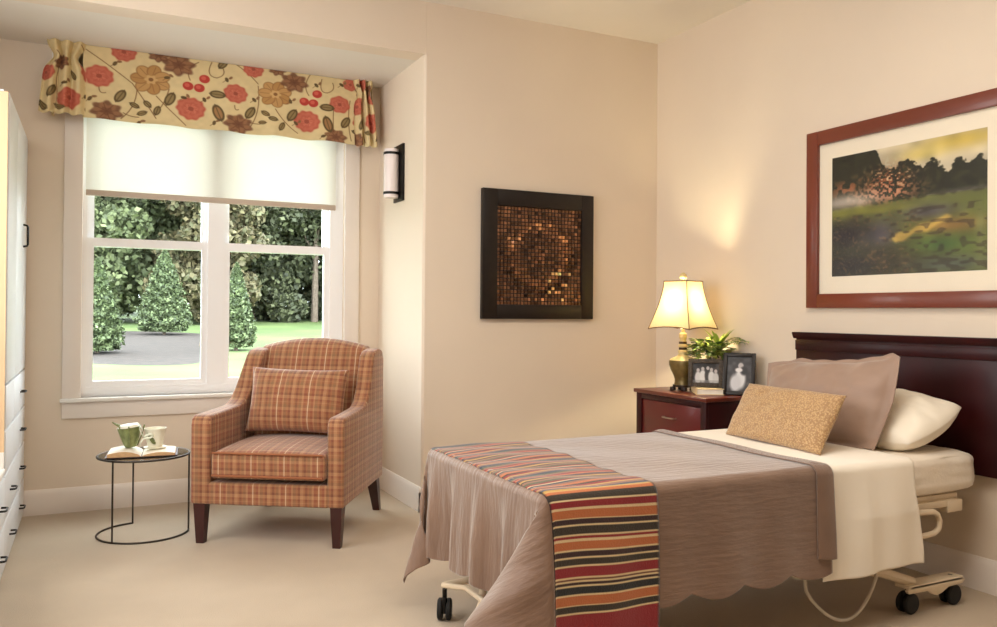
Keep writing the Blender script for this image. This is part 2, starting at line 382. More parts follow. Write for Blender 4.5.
# floral canvas
def floral():
    x0, x1 = 40, 380; Wp, Hp = 680, 176          # covers valance width (px of a flat cloth)
    C = Canvas(Wp, Hp, (230, 210, 160))
    n = vnoise(Wp, Hp, 9, 9, 3); C.a *= (0.97 + 0.05 * n)[..., None]
    def T(x, y):                                  # cloth layout coordinates
        yt = 43 + .136 * (x - 84); yb = 118 + .098 * (x - 88)
        return ((x - 40) * Wp / 340.0, (y - yt) / (yb - yt) * Hp)
    S = 2.1
    stem = (120, 84, 50); coral = (190, 92, 72); coral2 = (216, 130, 104); gold = (188, 142, 84); gold2 = (214, 176, 118); br = (112, 70, 48); br2 = (158, 112, 76); leaf = (96, 78, 46); leafl = (168, 146, 96)
    def cv(a, b_, c_, w=1.6): C.curve(T(*a), T(*b_), T(*c_), w * S * .55, stem, .9)
    for q in [((84, 46), (105, 62), (128, 82)), ((128, 82), (140, 100), (150, 118)), ((118, 118), (134, 104), (132, 80)), ((150, 95), (165, 112), (178, 124)),
              ((190, 60), (176, 66), (182, 78)), ((203, 60), (196, 74), (208, 76)), ((208, 76), (218, 74), (214, 66)), ((216, 54), (240, 70), (250, 82)), ((240, 128), (254, 112), (250, 84)),
              ((268, 108), (276, 122), (292, 132)), ((306, 72), (296, 84), (304, 94)), ((318, 78), (314, 92), (324, 92)), ((324, 92), (334, 90), (330, 82)), ((332, 100), (330, 120), (332, 138)),
              ((98, 86), (98, 94), (104, 92)), ((60, 60), (52, 80), (60, 100)), ((226, 104), (226, 110), (230, 108)), ((162, 88), (158, 104), (150, 112)), ((50, 50), (62, 70), (58, 110)), ((350, 100), (346, 120), (352, 140)),
              ((120, 112), (126, 116), (134, 116)), ((236, 118), (246, 124), (258, 122))]: cv(*q)
    def flower(x, y, r, a, b_, pet=9):
        X, Y = T(x, y); R = r * S * .98
        C.ell(X, Y, R, R, a, petals=pet, amp=.05, ph=x, soft=.16); C.ell(X, Y, R * .86, R * .86, b_, petals=pet, amp=.07, ph=x + 1, al=.55, soft=.2); C.ell(X, Y, R * .62, R * .6, a, petals=7, amp=.1, ph=x + 2, al=.5, soft=.2); C.ell(X, Y, R * .46, R * .42, b_, petals=6, amp=.12, ph=x, al=.7, soft=.2)
        for k in range(10):
            an = k * 2 * PI / 10 + x; rr = R * (.35 + .4 * ((k * 7) % 5) / 5)
            C.line([(X + math.cos(an) * rr * .5, Y + math.sin(an) * rr * .5), (X + math.cos(an + .3) * rr, Y + math.sin(an + .3) * rr)], 1.6, a, .9)
        C.ell(X, Y, R * .2, R * .2, tuple(int(v_ * .8) for v_ in a), al=.8)
    def lf(x, y, rx, ry, ang, big=False):
        X, Y = T(x, y)
        C.ell(X, Y, rx * S * .95, ry * S * .95, leaf, ang); C.ell(X, Y, rx * S * .7, ry * S * .62, leafl if not big else (190, 140, 90), ang, al=.75)
        ca, sa = math.cos(ang), math.sin(ang); C.line([(X - ca * rx * S, Y - sa * rx * S), (X + ca * rx * S, Y + sa * rx * S)], 1.8, leaf)
    def goldf(x, y, r):
        X, Y = T(x, y); R = r * S
        for k in range(7):
            an = k * 2 * PI / 7 + x; px, py = X + math.cos(an) * R * .58, Y + math.sin(an) * R * .56
            C.ell(px, py, R * .44, R * .36, (150, 108, 62), an, soft=.15); C.ell(px, py, R * .40, R * .31, gold if k % 2 else (200, 156, 98), an, soft=.2)
            C.line([(X + math.cos(an) * R * .25, Y + math.sin(an) * R * .25), (X + math.cos(an) * R * .9, Y + math.sin(an) * R * .85)], 1.5, (150, 108, 62), .8)
        C.ell(X, Y, R * .3, R * .28, gold2, petals=6, amp=.15, soft=.2); C.ell(X, Y, R * .12, R * .12, (140, 96, 56))
    def brown(x, y, r):
        X, Y = T(x, y); R = r * S
        C.ell(X, Y, R, R * .85, br, petals=7, amp=.14, ph=x, soft=.2, al=.85); C.ell(X, Y, R * .78, R * .66, br2, petals=6, amp=.2, ph=x + 1, al=.85, soft=.25); C.ell(X, Y, R * .4, R * .34, br, petals=5, amp=.2, ph=x, al=.6, soft=.3)
        for k in range(8):
            an = k * PI / 4 + x; C.line([(X, Y), (X + math.cos(an) * R * .85, Y + math.sin(an) * R * .7)], 1.4, br, .9)
    flower(98, 75, 12.5, coral, coral2); flower(120, 50, 11, coral, coral2); flower(183, 107, 13.5, coral, coral2, 10); flower(227, 92, 11.5, coral, coral2); flower(245, 67, 10, coral, coral2)
    flower(302, 120, 13.5, coral, coral2, 10); flower(338, 104, 11, coral, coral2, 7); goldf(145, 78, 18); goldf(268, 93, 17)
    flower(72, 100, 12, coral, coral2, 8); flower(366, 122, 12, coral, coral2, 8); flower(44, 72, 9, coral, coral2, 7); flower(350, 84, 8, coral, coral2, 6); flower(374, 100, 8, coral, coral2, 6)
    for x, y in ((180, 84), (191, 86), (196, 77), (299, 100), (309, 102), (313, 93)):
        X, Y = T(x, y); C.ell(X, Y, 5 * S, 5 * S, (190, 62, 52)); C.ell(X - 2, Y - 2, 2.4 * S, 2.4 * S, (224, 110, 90), al=.8)
    for q in ((171, 63, 14), (105, 111, 13), (230, 123, 13), (288, 81, 13), (334, 137, 11), (60, 62, 9), (366, 92, 9), (152, 53, 9), (270, 68, 8)): brown(*q)
    for q in ((117, 95, 8.5, 4.5, -1.1), (163, 98, 9, 4.8, -1.2), (209, 93, 8, 5, 0.1), (242, 111, 8.5, 4.6, -1.1), (286, 114, 9, 4.8, -1.1), (324, 107, 8, 5, 0), (345, 122, 8.5, 4.6, -1.1),
              (130, 104, 5, 3, .5), (142, 103, 5, 3, .9), (137, 112, 5, 3, -.4), (151, 110, 6, 3.4, -1.3), (214, 62, 7, 4, -1), (258, 112, 5, 3, .6), (266, 118, 5, 3, .3), (275, 126, 6, 3, -1.2), (255, 121, 4, 2.5, 0),
              (52, 92, 7, 4, -1.2), (44, 106, 7, 4, .6), (62, 108, 6, 3, .2), (358, 132, 6, 3, .4), (76, 76, 6, 3, 1), (376, 138, 6, 3, -.6), (364, 78, 6, 3, 1)): lf(*q)
    for q in ((90, 98), (112, 62), (134, 122), (160, 76), (176, 96), (196, 98), (206, 122), (218, 78), (246, 98), (252, 62), (284, 100), (290, 122), (312, 84), (320, 136), (340, 84), (66, 84)):
        X, Y = T(*q); C.ell(X, Y, 6, 3.6, leaf, q[0]); C.ell(X + 8, Y - 6, 5, 3, (150, 112, 76), q[0] + 1); C.line([(X - 8, Y + 8), (X, Y), (X + 9, Y - 7)], 1.3, stem, .8)
    for q in ((210, 112, 11, 5.5, 1.25), (325, 124, 11, 5.5, 1.3)): lf(*q, big=True)
    return C.a * .96
FL = floral()
def sampleimg(A, u, v):
    h, w = A.shape[:2]; X = np.clip(u, 0, 1) * (w - 1); Y = np.clip(v, 0, 1) * (h - 1)
    i, j = np.minimum(Y.astype(int), h - 2), np.minimum(X.astype(int), w - 2); fy, fx = (Y - i)[..., None], (X - j)[..., None]
    return A[i, j] * (1 - fy) * (1 - fx) + A[i + 1, j] * fy * (1 - fx) + A[i, j + 1] * (1 - fy) * fx + A[i + 1, j + 1] * fy * fx
t = thing('valance', 'gathered floral valance of coral and gold blossoms over the window', 'valance', (0.68, 5.17, 2.225))
nu, nv = 560, 150
U, V = np.meshgrid(np.linspace(0, 1, nu), np.linspace(0, 1, nv), indexing='ij')
Xp = -0.745 + U * 1.575; yy = 0.006 * np.sin(U * 34) * V + .003 * np.sin(U * 71 + 1) * V
P = np.stack([Xp, yy, 0.408 * (1 - V) + 0.004 * np.sin(U * 30) * V], -1)
W = MB(); W.grid(P); W.build('front_panel', M_valance, t, smooth=180, col=sampleimg(FL, (44 + U * 274) / 340, V), solid=.003)
def jabot(x0, x1, off, zb, u0, u1):
    nu, nv = 90, 110
    U, V = np.meshgrid(np.linspace(0, 1, nu), np.linspace(0, 1, nv), indexing='ij')
    pinch = 1 - 0.42 * np.exp(-((V - .22) / .12) ** 2) + 0.16 * V
    cx = (x0 + x1) / 2; X = cx + (U - .5) * (x1 - x0) * pinch + off * V
    fold = (0.020 + 0.014 * V) * np.sin(U * 2 * PI * 3.2 + .6) * (1 - .3 * V)
    Y = -0.022 + fold - 0.022 * np.sin(PI * U) * V
    Z = 0.41 - V * (0.41 - zb) + 0.008 * np.cos(U * 2 * PI * 3.2) * V
    P = np.stack([X, Y, Z], -1); W = MB(); W.grid(P)
    return W.build('gathered_end', M_valance, t, smooth=180, col=sampleimg(FL, u0 + (u1 - u0) * U, V), solid=.003)
jabot(-0.925, -0.725, -0.022, 0.003, 0, .15)
jabot(0.80, 0.935, 0.028, -0.012, .86, 1.0)
W = MB(); W.box(-0.90, 0.93, 0.012, 0.02, 0.385, 0.41); W.box(-0.90, -0.892, 0.012, 0.104, 0.30, 0.41); W.box(0.922, 0.93, 0.012, 0.104, 0.30, 0.41); W.build('mounting_board', M_white, t)
for s_ in (-.90, .922):
    W = MB(); nu2 = 30
    U, V = np.meshgrid(np.linspace(0, 1, 24), np.linspace(0, 1, 60), indexing='ij')
    P = np.stack([s_ + .004 + .006 * np.sin(V * 5 + U * 9) + np.zeros_like(U), 0.0 + U * .1, .405 - V * .395], -1); W.grid(P)
    W.build('side_return', M_valance, t, smooth=180, col=sampleimg(FL, .03 + .08 * U, V), solid=.003)

# ================================================================== WARDROBE
t = thing('wardrobe', 'white built-in wardrobe with black handles and drawers at left edge', 'wardrobe', (-0.335, 4.6, 0))
M_gap = simple('cabinet_shadow_gap', rgb(120, 112, 105), 0.9)
W = MB(); W.box(-.60, -.022, -0.45, .665, 0.0, 2.10); W.build('tall_carcass', M_cab, t)
W = MB(); W.box(-.60, -.005, -0.462, -0.450, .53, 2.09); W.build('side_panel', M_cab_lamplit, t)
W = MB(); W.box(-.60, -.022, -2.6, -0.452, 0.0, 0.435); W.build('low_carcass', M_cab, t)
W = MB(); W.box(-.60, -.0, -2.6, -0.455, 0.435, 0.46, bev=.004); W.build('low_top', M_white, t)
W = MB(); W.box(-.60, -.005, -0.470, -0.450, .46, .53); W.build('upstand', M_white, t)
def pull(par, y, z, vert=False, Ln=.075):
    H = MB(); a = Ln / 2
    if vert: H.tube([(0, y, z - a), (.018, y, z - a + .004), (.022, y, z - a + .012), (.022, y, z + a - .012), (.018, y, z + a - .004), (0, y, z + a)], .0055, 8)
    else: H.tube([(0, y - a, z), (.020, y - a + .002, z), (.024, y - a + .008, z), (.024, y + a - .008, z), (.020, y + a - .002, z), (0, y + a, z)], .0045, 8)
    H.build('handle', M_black, par)
for y0, y1, hy in ((-.44, .005, None), (.015, .65, .40)):
    D = MB(); D.box(-.022, 0, y0, y1, .825, 2.09, bev=.003); d = D.build('door', M_cab, t)
    if hy: pull(d, hy, 1.535, True, .115)
for z0, z1 in ((.625, .815), (.43, .615)):
    D = MB(); D.box(-.022, 0, -.03, .65, z0, z1, bev=.003); d = D.build('drawer', M_cab, t); pull(d, .36, (z0 + z1) / 2)
    D = MB(); D.box(-.022, 0, -.44, -.04, z0, z1, bev=.003); D.build('drawer', M_cab, t)
for z0, z1 in ((.225, .42), (.02, .215)):
    D = MB(); D.box(-.022, 0, -.44, .65, z0, z1, bev=.003); d = D.build('drawer', M_cab, t); pull(d, .36, (z0 + z1) / 2); pull(d, -.18, (z0 + z1) / 2)
    for a in (-1.45, -2.46):
        D = MB(); D.box(-.022, 0, a, a + 1.0, z0, z1, bev=.003); d = D.build('drawer', M_cab, t); pull(d, a + .8, (z0 + z1) / 2); pull(d, a + .2, (z0 + z1) / 2)

# ================================================================== ARMCHAIR
t = thing('armchair', 'plaid upholstered armchair with dark tapered legs in front of the window', 'armchair', (.775, 4.10, 0), math.radians(-32.5))
def pl(mb, name, par=t, smooth=50, **k): return mb.build(name, M_plaid, par, smooth=smooth, boxuv=True, **k)
W = MB(); W.box(-.32, .30, .0, .70, .195, .305, bev=.012, seg=3); pl(W, 'seat_base')
prof = [(0.0, .195), (-0.004, .585), (.004, .615), (.03, .632), (.20, .637), (.36, .645), (.42, .668), (.47, .73), (.51, .83), (.545, .905), (.585, .93), (.67, .942), (.735, .93), (.762, .88), (.765, .55), (.755, .21)]
for s_ in (-1, 1):
    W = MB(); x0, x1 = (-.402, -.30) if s_ < 0 else (.290, .374); W.prism(prof, x0, x1, 'x', bev=.014, seg=3)
    if s_ < 0: W.v = [(x + .045 * min(1, max(0, (z - .64) / .25)), y, z) for x, y, z in W.v]
    pl(W, 'arm')
# back: curved, leaning
nu, nv = 40, 30
def backsurf(front):
    U, V = np.meshgrid(np.linspace(-1, 1, nu), np.linspace(0, 1, nv), indexing='ij')
    X = U * .30; crown = .045 * (1 - U ** 2)
    Z = .30 + V * (.625 + crown)
    lean = .50 + V * .13
    bulge = .045 * (1 - U ** 4) * np.sin(PI * np.clip(V, 0, 1)) ** .6
    Y = np.where(front, lean - bulge, .72 + .03 * V)
    return np.stack([X, Y, Z], -1)
F_ = backsurf(True); B_ = backsurf(False)
W = MB()
ring = []
for i in range(nu):   # closed loops front-up, over the top, back-down
    f = F_[i]; b_ = B_[i][::-1]; top = []
    a, c = f[-1], b_[0]
    for q in (1, 2, 3, 4, 5): 
        w_ = q / 6; top.append(a * (1 - w_) + c * w_ + np.array([0, 0, .028 * math.sin(PI * w_)]))
    ring.append(np.vstack([f, np.array(top), b_]))
R_ = np.array(ring); W.grid(R_, flip=False)
n0 = len(W.v)
for i in (0, nu - 1):
    W.f.append(tuple(i * R_.shape[1] + k for k in (range(R_.shape[1]) if i == 0 else range(R_.shape[1] - 1, -1, -1))))
pl(W, 'backrest')
def cushion(w, d, h, bev, puff, n=26, sag=0):
    """box cushion with crowned faces, centred, in x(w) y(d) z(h)"""
    bm = bmesh.new(); bmesh.ops.create_cube(bm, size=1)
    for v_ in bm.verts: v_.co = Vector((v_.co.x * w, v_.co.y * d, v_.co.z * h))
    bmesh.ops.bevel(bm, geom=bm.edges[:], offset=bev, segments=3, affect='EDGES', profile=.5)
    bmesh.ops.subdivide_edges(bm, edges=[e for e in bm.edges if e.calc_length() > .15], cuts=n, use_grid_fill=True)
    for v_ in bm.verts:
        fx, fy = 1 - (2 * v_.co.x / w) ** 2, 1 - (2 * v_.co.y / d) ** 2
        v_.co.z += (puff if v_.co.z > 0 else 0) * max(0, fx) ** .5 * max(0, fy) ** .5
    return bm
W = MB(); bm = cushion(.575, .56, .125, .02, .03); W.bm(bm, Matrix.Translation((0, .255, .395)) @ Matrix.Rotation(math.radians(1), 4, 'X')); sc = pl(W, 'seat_cushion')
W = MB()
for z in (.345, .455):
    W.tube([(-.278, -.028, z), (-.15, -.03, z), (.15, -.03, z), (.278, -.028, z)], .0055, 8)
W.build('piping', simple('brown_piping', rgb(150, 92, 58), .8), sc)
for (x, y, dx, dy) in ((-.358, .035, 0, 0), (.335, .035, 0, 0), (-.325, .72, -.0, .10), (.325, .72, .0, .10)):
    W = MB(); a, b2 = .03, .019
    vs = [(x + i * a, y + j * a, .205) for i, j in ((-1, -1), (1, -1), (1, 1), (-1, 1))] + [(x + dx + i * b2, y + dy + j * b2, 0.0) for i, j in ((-1, -1), (1, -1), (1, 1), (-1, 1))]
    W.add(vs, [(0, 1, 2, 3), (7, 6, 5, 4), (0, 4, 5, 1), (1, 5, 6, 2), (2, 6, 7, 3), (3, 7, 4, 0)]); W.build('leg', M_legwood, t, smooth=0)

def pillow_mb(w, h, tk, n=44, pull_=.10, wr=.006, seed=1, flange=0.0, droop=None, rc=0.0, zmod=None):
    """soft pillow in the x(w)-z(h) plane, thickness along y"""
    U, V = np.meshgrid(np.linspace(-1, 1, n), np.linspace(-1, 1, n), indexing='ij')
    e = flange
    def outline(U, V):
        X = w / 2 * U * (1 - pull_ * (1 - V ** 2) * np.abs(U) ** 3 * .0 - pull_ * (1 - np.abs(V) ** 2.2) * .5)
        Z = h / 2 * V * (1 - pull_ * (1 - np.abs(U) ** 2.2) * .5)
        return X, Z
    fu = np.clip((1 - np.abs(U)) / (1 - e) if e else 1 - np.abs(U), 0, 1) if not e else np.clip(1 - np.abs(U) / (1 - e), 0, 1)
    fv = np.clip(1 - np.abs(V) / (1 - e * w / h), 0, 1) if e else 1 - np.abs(V)
    T_ = ((1 - (1 - fu) ** 2.4) * (1 - (1 - fv) ** 2.4)) ** .5
    nz = vnoise(n, n, 7, 7, seed) - .5; nz2 = vnoise(n, n, 3.5, 3.5, seed + 5) - .5
    X, Z = outline(U, V); mb = MB(); X = X * np.sqrt(1 - rc * V ** 2 / 2); Z = Z * np.sqrt(1 - rc * U ** 2 / 2)
    if zmod is not None: Z = Z + zmod(U, V)
    Yf = -tk / 2 * T_ - (nz * wr * 2 + nz2 * wr) * T_ ** .5; Yb = tk / 2 * T_ + nz.T * wr * T_ ** .5
    d = droop(U, V) if droop is not None else 0
    A = np.stack([X, Yf - .002 + d, Z], -1); B = np.stack([X, Yb + .002 + d, Z], -1)
    mb.grid(A); mb.grid(B, flip=True)
    o = n * n
    idx = [(i, 0) for i in range(n)] + [(n - 1, j) for j in range(1, n)] + [(i, n - 1) for i in range(n - 2, -1, -1)] + [(0, j) for j in range(n - 2, 0, -1)]
    ids = [i * n + j for i, j in idx]
    for k in range(len(ids)):
        a, b_ = ids[k], ids[(k + 1) % len(ids)]; mb.f.append((a, a + o, b_ + o, b_))
    return mb
# lumbar pillow on the chair
def placed(name, mb, mat, loc, rot, label, cat, boxuv=False, group=None):
    o = mb.build(name, mat, smooth=80, boxuv=boxuv); o.location = loc; o.rotation_euler = rot; tag(o, label, cat, group); return o
ca, sa = math.cos(math.radians(-32.5)), math.sin(math.radians(-32.5))
def chair_pt(x, y, z): return (.775 + x * ca - y * sa, 4.10 + x * sa + y * ca, z)
placed('throw_pillow', pillow_mb(.535, .345, .15, seed=4), M_plaid, chair_pt(.0, .385, .672), (math.radians(-14), math.radians(1), math.radians(-32.5)),
       'plaid lumbar pillow leaning on the back of the plaid armchair', 'pillow', True)

# ================================================================== SIDE TABLE
TX, TY, TZ = .243, 4.63, .408
t = thing('side_table', 'small round side table with dark glass top and thin metal legs', 'side table', (TX, TY, 0))
W = MB(); W.lathe([(0.0, 0), (.213, 0), (.213, .006), (0, .006)], (0, 0, TZ - .006), 64, cap=False); W.build('table_top', M_tableglass, t)
W = MB(); W.tube([(.219 * math.cos(a), .219 * math.sin(a), TZ - .004) for a in np.linspace(0, 2 * PI, 72, endpoint=False)], .006, 8, closed=True); W.build('rim', M_iron, t)
angs = [math.radians(101), math.radians(227), math.radians(348)]
W = MB(); W.tube([(.219 * math.cos(a), .219 * math.sin(a), .005) for a in np.linspace(angs[0], angs[2], 60)], .005, 8); W.build('base_ring', M_iron, t)
for a in angs:
    W = MB(); W.tube([(.219 * math.cos(a), .219 * math.sin(a), .003), (.219 * math.cos(a), .219 * math.sin(a), TZ - .006)], .0045, 8); W.build('leg', M_iron, t)
# open book
t = thing('open_book', 'open book lying face up on the round side table', 'book', (TX - .008, TY - .02, TZ + .003), math.radians(-6))
def pagestack(s_, hgt):
    U, V = np.meshgrid(np.linspace(0, 1, 14), np.linspace(-1, 1, 4), indexing='ij')
    X = s_ * (.002 + U * .155); Z = hgt * (np.sin(np.clip(U * 1.9, 0, PI / 2) ) ** .7) * (1 - .55 * U ** 2) + .004
    P = np.stack([X, V * .105, Z], -1); Q = P.copy(); Q[..., 2] = .003
    mb = MB(); mb.grid(P, flip=(s_ < 0)); mb.grid(Q, flip=(s_ > 0)); n = 14 * 4
    e = MB(); e.v = list(mb.v)
    for j0, fl in ((0, 0), (3, 1)):
        for i in range(13): a, b_ = i * 4 + j0, (i + 1) * 4 + j0; e.f.append((a, a + n, b_ + n, b_) if fl else (a, b_, b_ + n, a + n))
    for j in range(3): a, b_ = 13 * 4 + j, 13 * 4 + j + 1; e.f.append((a, b_, b_ + n, a + n))
    return mb, e
W = MB(); W.box(-.168, .168, -.11, .11, 0, .003); W.build('cover', M_cover, t)
for s_, hg in ((-1, .034), (1, .022)):
    a, e = pagestack(s_, hg); p = a.build('page_block', M_page, t, smooth=60); e.build('page_edges', M_pageedge, p, smooth=0)
# two little pots with ribbon
M_greenglaze = simple('moss_green_glaze', rgb(124, 132, 82), .45, nscale=30, var=.35)
M_whiteglaze = simple('ivory_glaze', rgb(232, 228, 208), .35, nscale=25, var=.06)
M_ribbon = simple('pale_ribbon', rgb(236, 240, 220), .4)
bx, by, bz = TX - .03, TY + .0, TZ + .037
t = thing('teacup', 'moss green leaf-shaped cup on the left page of the open book', 'cup', (bx - .032, by + .01, bz + .001), 0); t.scale = (1.15, 1.15, 1.25)
Mt = Matrix.Rotation(math.radians(-6), 4, 'Y')
W = MB(); W.lathe([(.0, 0), (.024, 0), (.030, .012), (.040, .045), (.050, .082), (.047, .082), (.036, .045), (.0, .012)], n=28, M=Mt, cap=False); W.build('bowl', M_greenglaze, t)
W = MB()
for k in range(7):
    a = k * 2 * PI / 7; p = Matrix.Rotation(a, 4, 'Z')
    W.tube([p @ Vector((.026, 0, .004)), p @ Vector((.043, .004, .045)), p @ Vector((.055, 0, .088))], .0035, 6)
W.build('leaf_ribs', M_greenglaze, t)
W = MB(); W.lathe([(.0, .078), (.048, .080), (.040, .092), (.0, .096)], n=28, M=Mt, cap=False); W.build('lid', M_whiteglaze, t)
W = MB(); W.tube([(-.046, 0, .086), (-.062, .0, .094), (-.078, 0, .104)], .007, 8, r_end=.002); W.build('spout', M_greenglaze, t)
t = thing('teacup', 'ivory cup with painted green leaf on the right page of the open book', 'cup', (bx + .082, by - .005, bz - .006), 0); t.scale = (1.15, 1.15, 1.2)
W = MB(); W.lathe([(.0, 0), (.028, 0), (.033, .008), (.038, .04), (.045, .078), (.048, .082), (.044, .082), (.034, .04), (.0, .01)], n=28, cap=False); W.build('bowl', M_whiteglaze, t)
W = MB()
for q in range(9):
    a = math.radians(215 + q * 6); z = .062 - q * .005; hw = .016 * math.sin(PI * (q + .6) / 9.6) + .001
    r_ = .0345 + z * .13
    W.add([(r_ * math.cos(a), r_ * math.sin(a), z - hw), (r_ * math.cos(a + .12), r_ * math.sin(a + .12), z - hw), (r_ * math.cos(a + .12), r_ * math.sin(a + .12), z + hw), (r_ * math.cos(a), r_ * math.sin(a), z + hw)], [(0, 1, 2, 3)])
W.build('leaf_relief', M_greenglaze, t, solid=.003)
W = MB(); W.lathe([(.0, -.004), (.045, -.003), (.05, .002), (.0, .003)], n=28, cap=False); W.build('saucer', M_whiteglaze, t)
def ribbon(pts, wd):
    mb = MB(); vs = []
    for p in pts: vs += [(p[0] - .0, p[1], p[2] - wd / 2), (p[0], p[1] + .004, p[2] + wd / 2)]
    mb.add(vs, [(2 * i, 2 * i + 2, 2 * i + 3, 2 * i + 1) for i in range(len(pts) - 1)]); return mb
W = ribbon([(.0, -.052, .05), (-.012, -.056, .075), (-.022, -.058, .100), (-.016, -.06, .112), (-.006, -.058, .095), (.0, -.054, .056), (.016, -.056, .066), (.036, -.058, .07), (.046, -.056, .058), (.03, -.054, .05), (.0, -.053, .048), (-.014, -.056, .03), (-.018, -.057, .006)], .010)
o = W.build('ribbon', M_ribbon, None, solid=.0015); o.location = (bx + .025, by + .0, bz); tag(o, 'pale ribbon bow between the two small cups on the book', 'ribbon')

# ================================================================== SCONCE
t = thing('wall_sconce', 'black wall sconce with frosted cylinder glass on the alcove side wall', 'wall light', (1.70, 4.86, 1.83))
W = MB(); W.box(-.014, 0, -.085, .085, 0, .35, bev=.002); W.build('back_plate', M_black, t)
prf = [(.0, 0), (.044, 0), (.046, .01), (.046, .29), (.044, .30), (.0, .30)]
W = MB(); W.lathe(prf, (-.058, 0, .02), 32, cap=False); W.build('diffuser', M_opal, t)
for z in (.04, .285):
    W = MB(); W.lathe([(.0465, 0), (.0485, 0), (.0485, .016), (.0465, .016)], (-.058, 0, z), 32, cap=False); W.build('band', M_black, t)

# ================================================================== MOSAIC ART
t = thing('mosaic_wall_art', 'square bronze mosaic artwork in a wide dark frame on the rear wall', 'wall art', (2.45, 4.45, 1.11))
ax0, ax1, az1 = -.388, .385, .778; ix0, ix1, iz0, iz1 = -.29, .30, .085, .68
W = MB(); W.box(ax0, ix0, -.035, 0, 0, az1, bev=.003); W.box(ix1, ax1, -.035, 0, 0, az1, bev=.003); W.box(ix0, ix1, -.035, 0, 0, iz0, bev=.003); W.box(ix0, ix1, -.035, 0, iz1, az1, bev=.003); W.build('frame', M_blackframe, t)
W = MB(); W.box(ix0, ix1, -.015, -.002, iz0, iz1); W.build('backing', simple('dark_backing', rgb(30, 18, 12), .6), t)
W = MB(); cols = []; N1, N2 = 25, 26
r5 = np.random.default_rng(12)
for i in range(N1):
    for j in range(N2):
        x = ix0 + (i + .5) * (ix1 - ix0) / N1; z = iz0 + (j + .5) * (iz1 - iz0) / N2; s_ = .0092
        tx, tz = r5.normal(0, .10), r5.normal(0, .10)
        u, v_ = (x - .0) / .29, (z - .385) / .29; rr = math.hypot(u, v_ * 1.05)
        k = .78 + .16 * math.cos(rr * 9.5) * (rr < .95) - .28 * math.exp(-((rr - .78) / .12) ** 2) * (v_ < .1) + r5.normal(0, .14)
        if .1 < u < .8 and -.95 < v_ < -.35 and r5.random() < .25: k += .8
        k = max(.12, k)
        c = np.clip(np.array([160, 112, 80]) / 255 * k + (np.array([60, 50, 30]) / 255 if k > 1.1 else 0), 0, 1)
        dpt = .022 + .004 * math.cos(rr * 9)
        vs = []
        for yv, sc_ in ((-.013, 1.0), (-dpt, .85)):
            for a, b_ in ((-1, -1), (1, -1), (1, 1), (-1, 1)):
                vs.append((x + a * s_ * sc_, yv + (0 if yv > -.014 else a * s_ * tx + b_ * s_ * tz), z + b_ * s_ * sc_))
        W.add(vs, [(4, 5, 6, 7), (0, 1, 5, 4), (1, 2, 6, 5), (2, 3, 7, 6), (3, 0, 4, 7)]); cols += [c] * 8
W.build('mosaic_tiles', M_copper, t, smooth=0, col=cols)

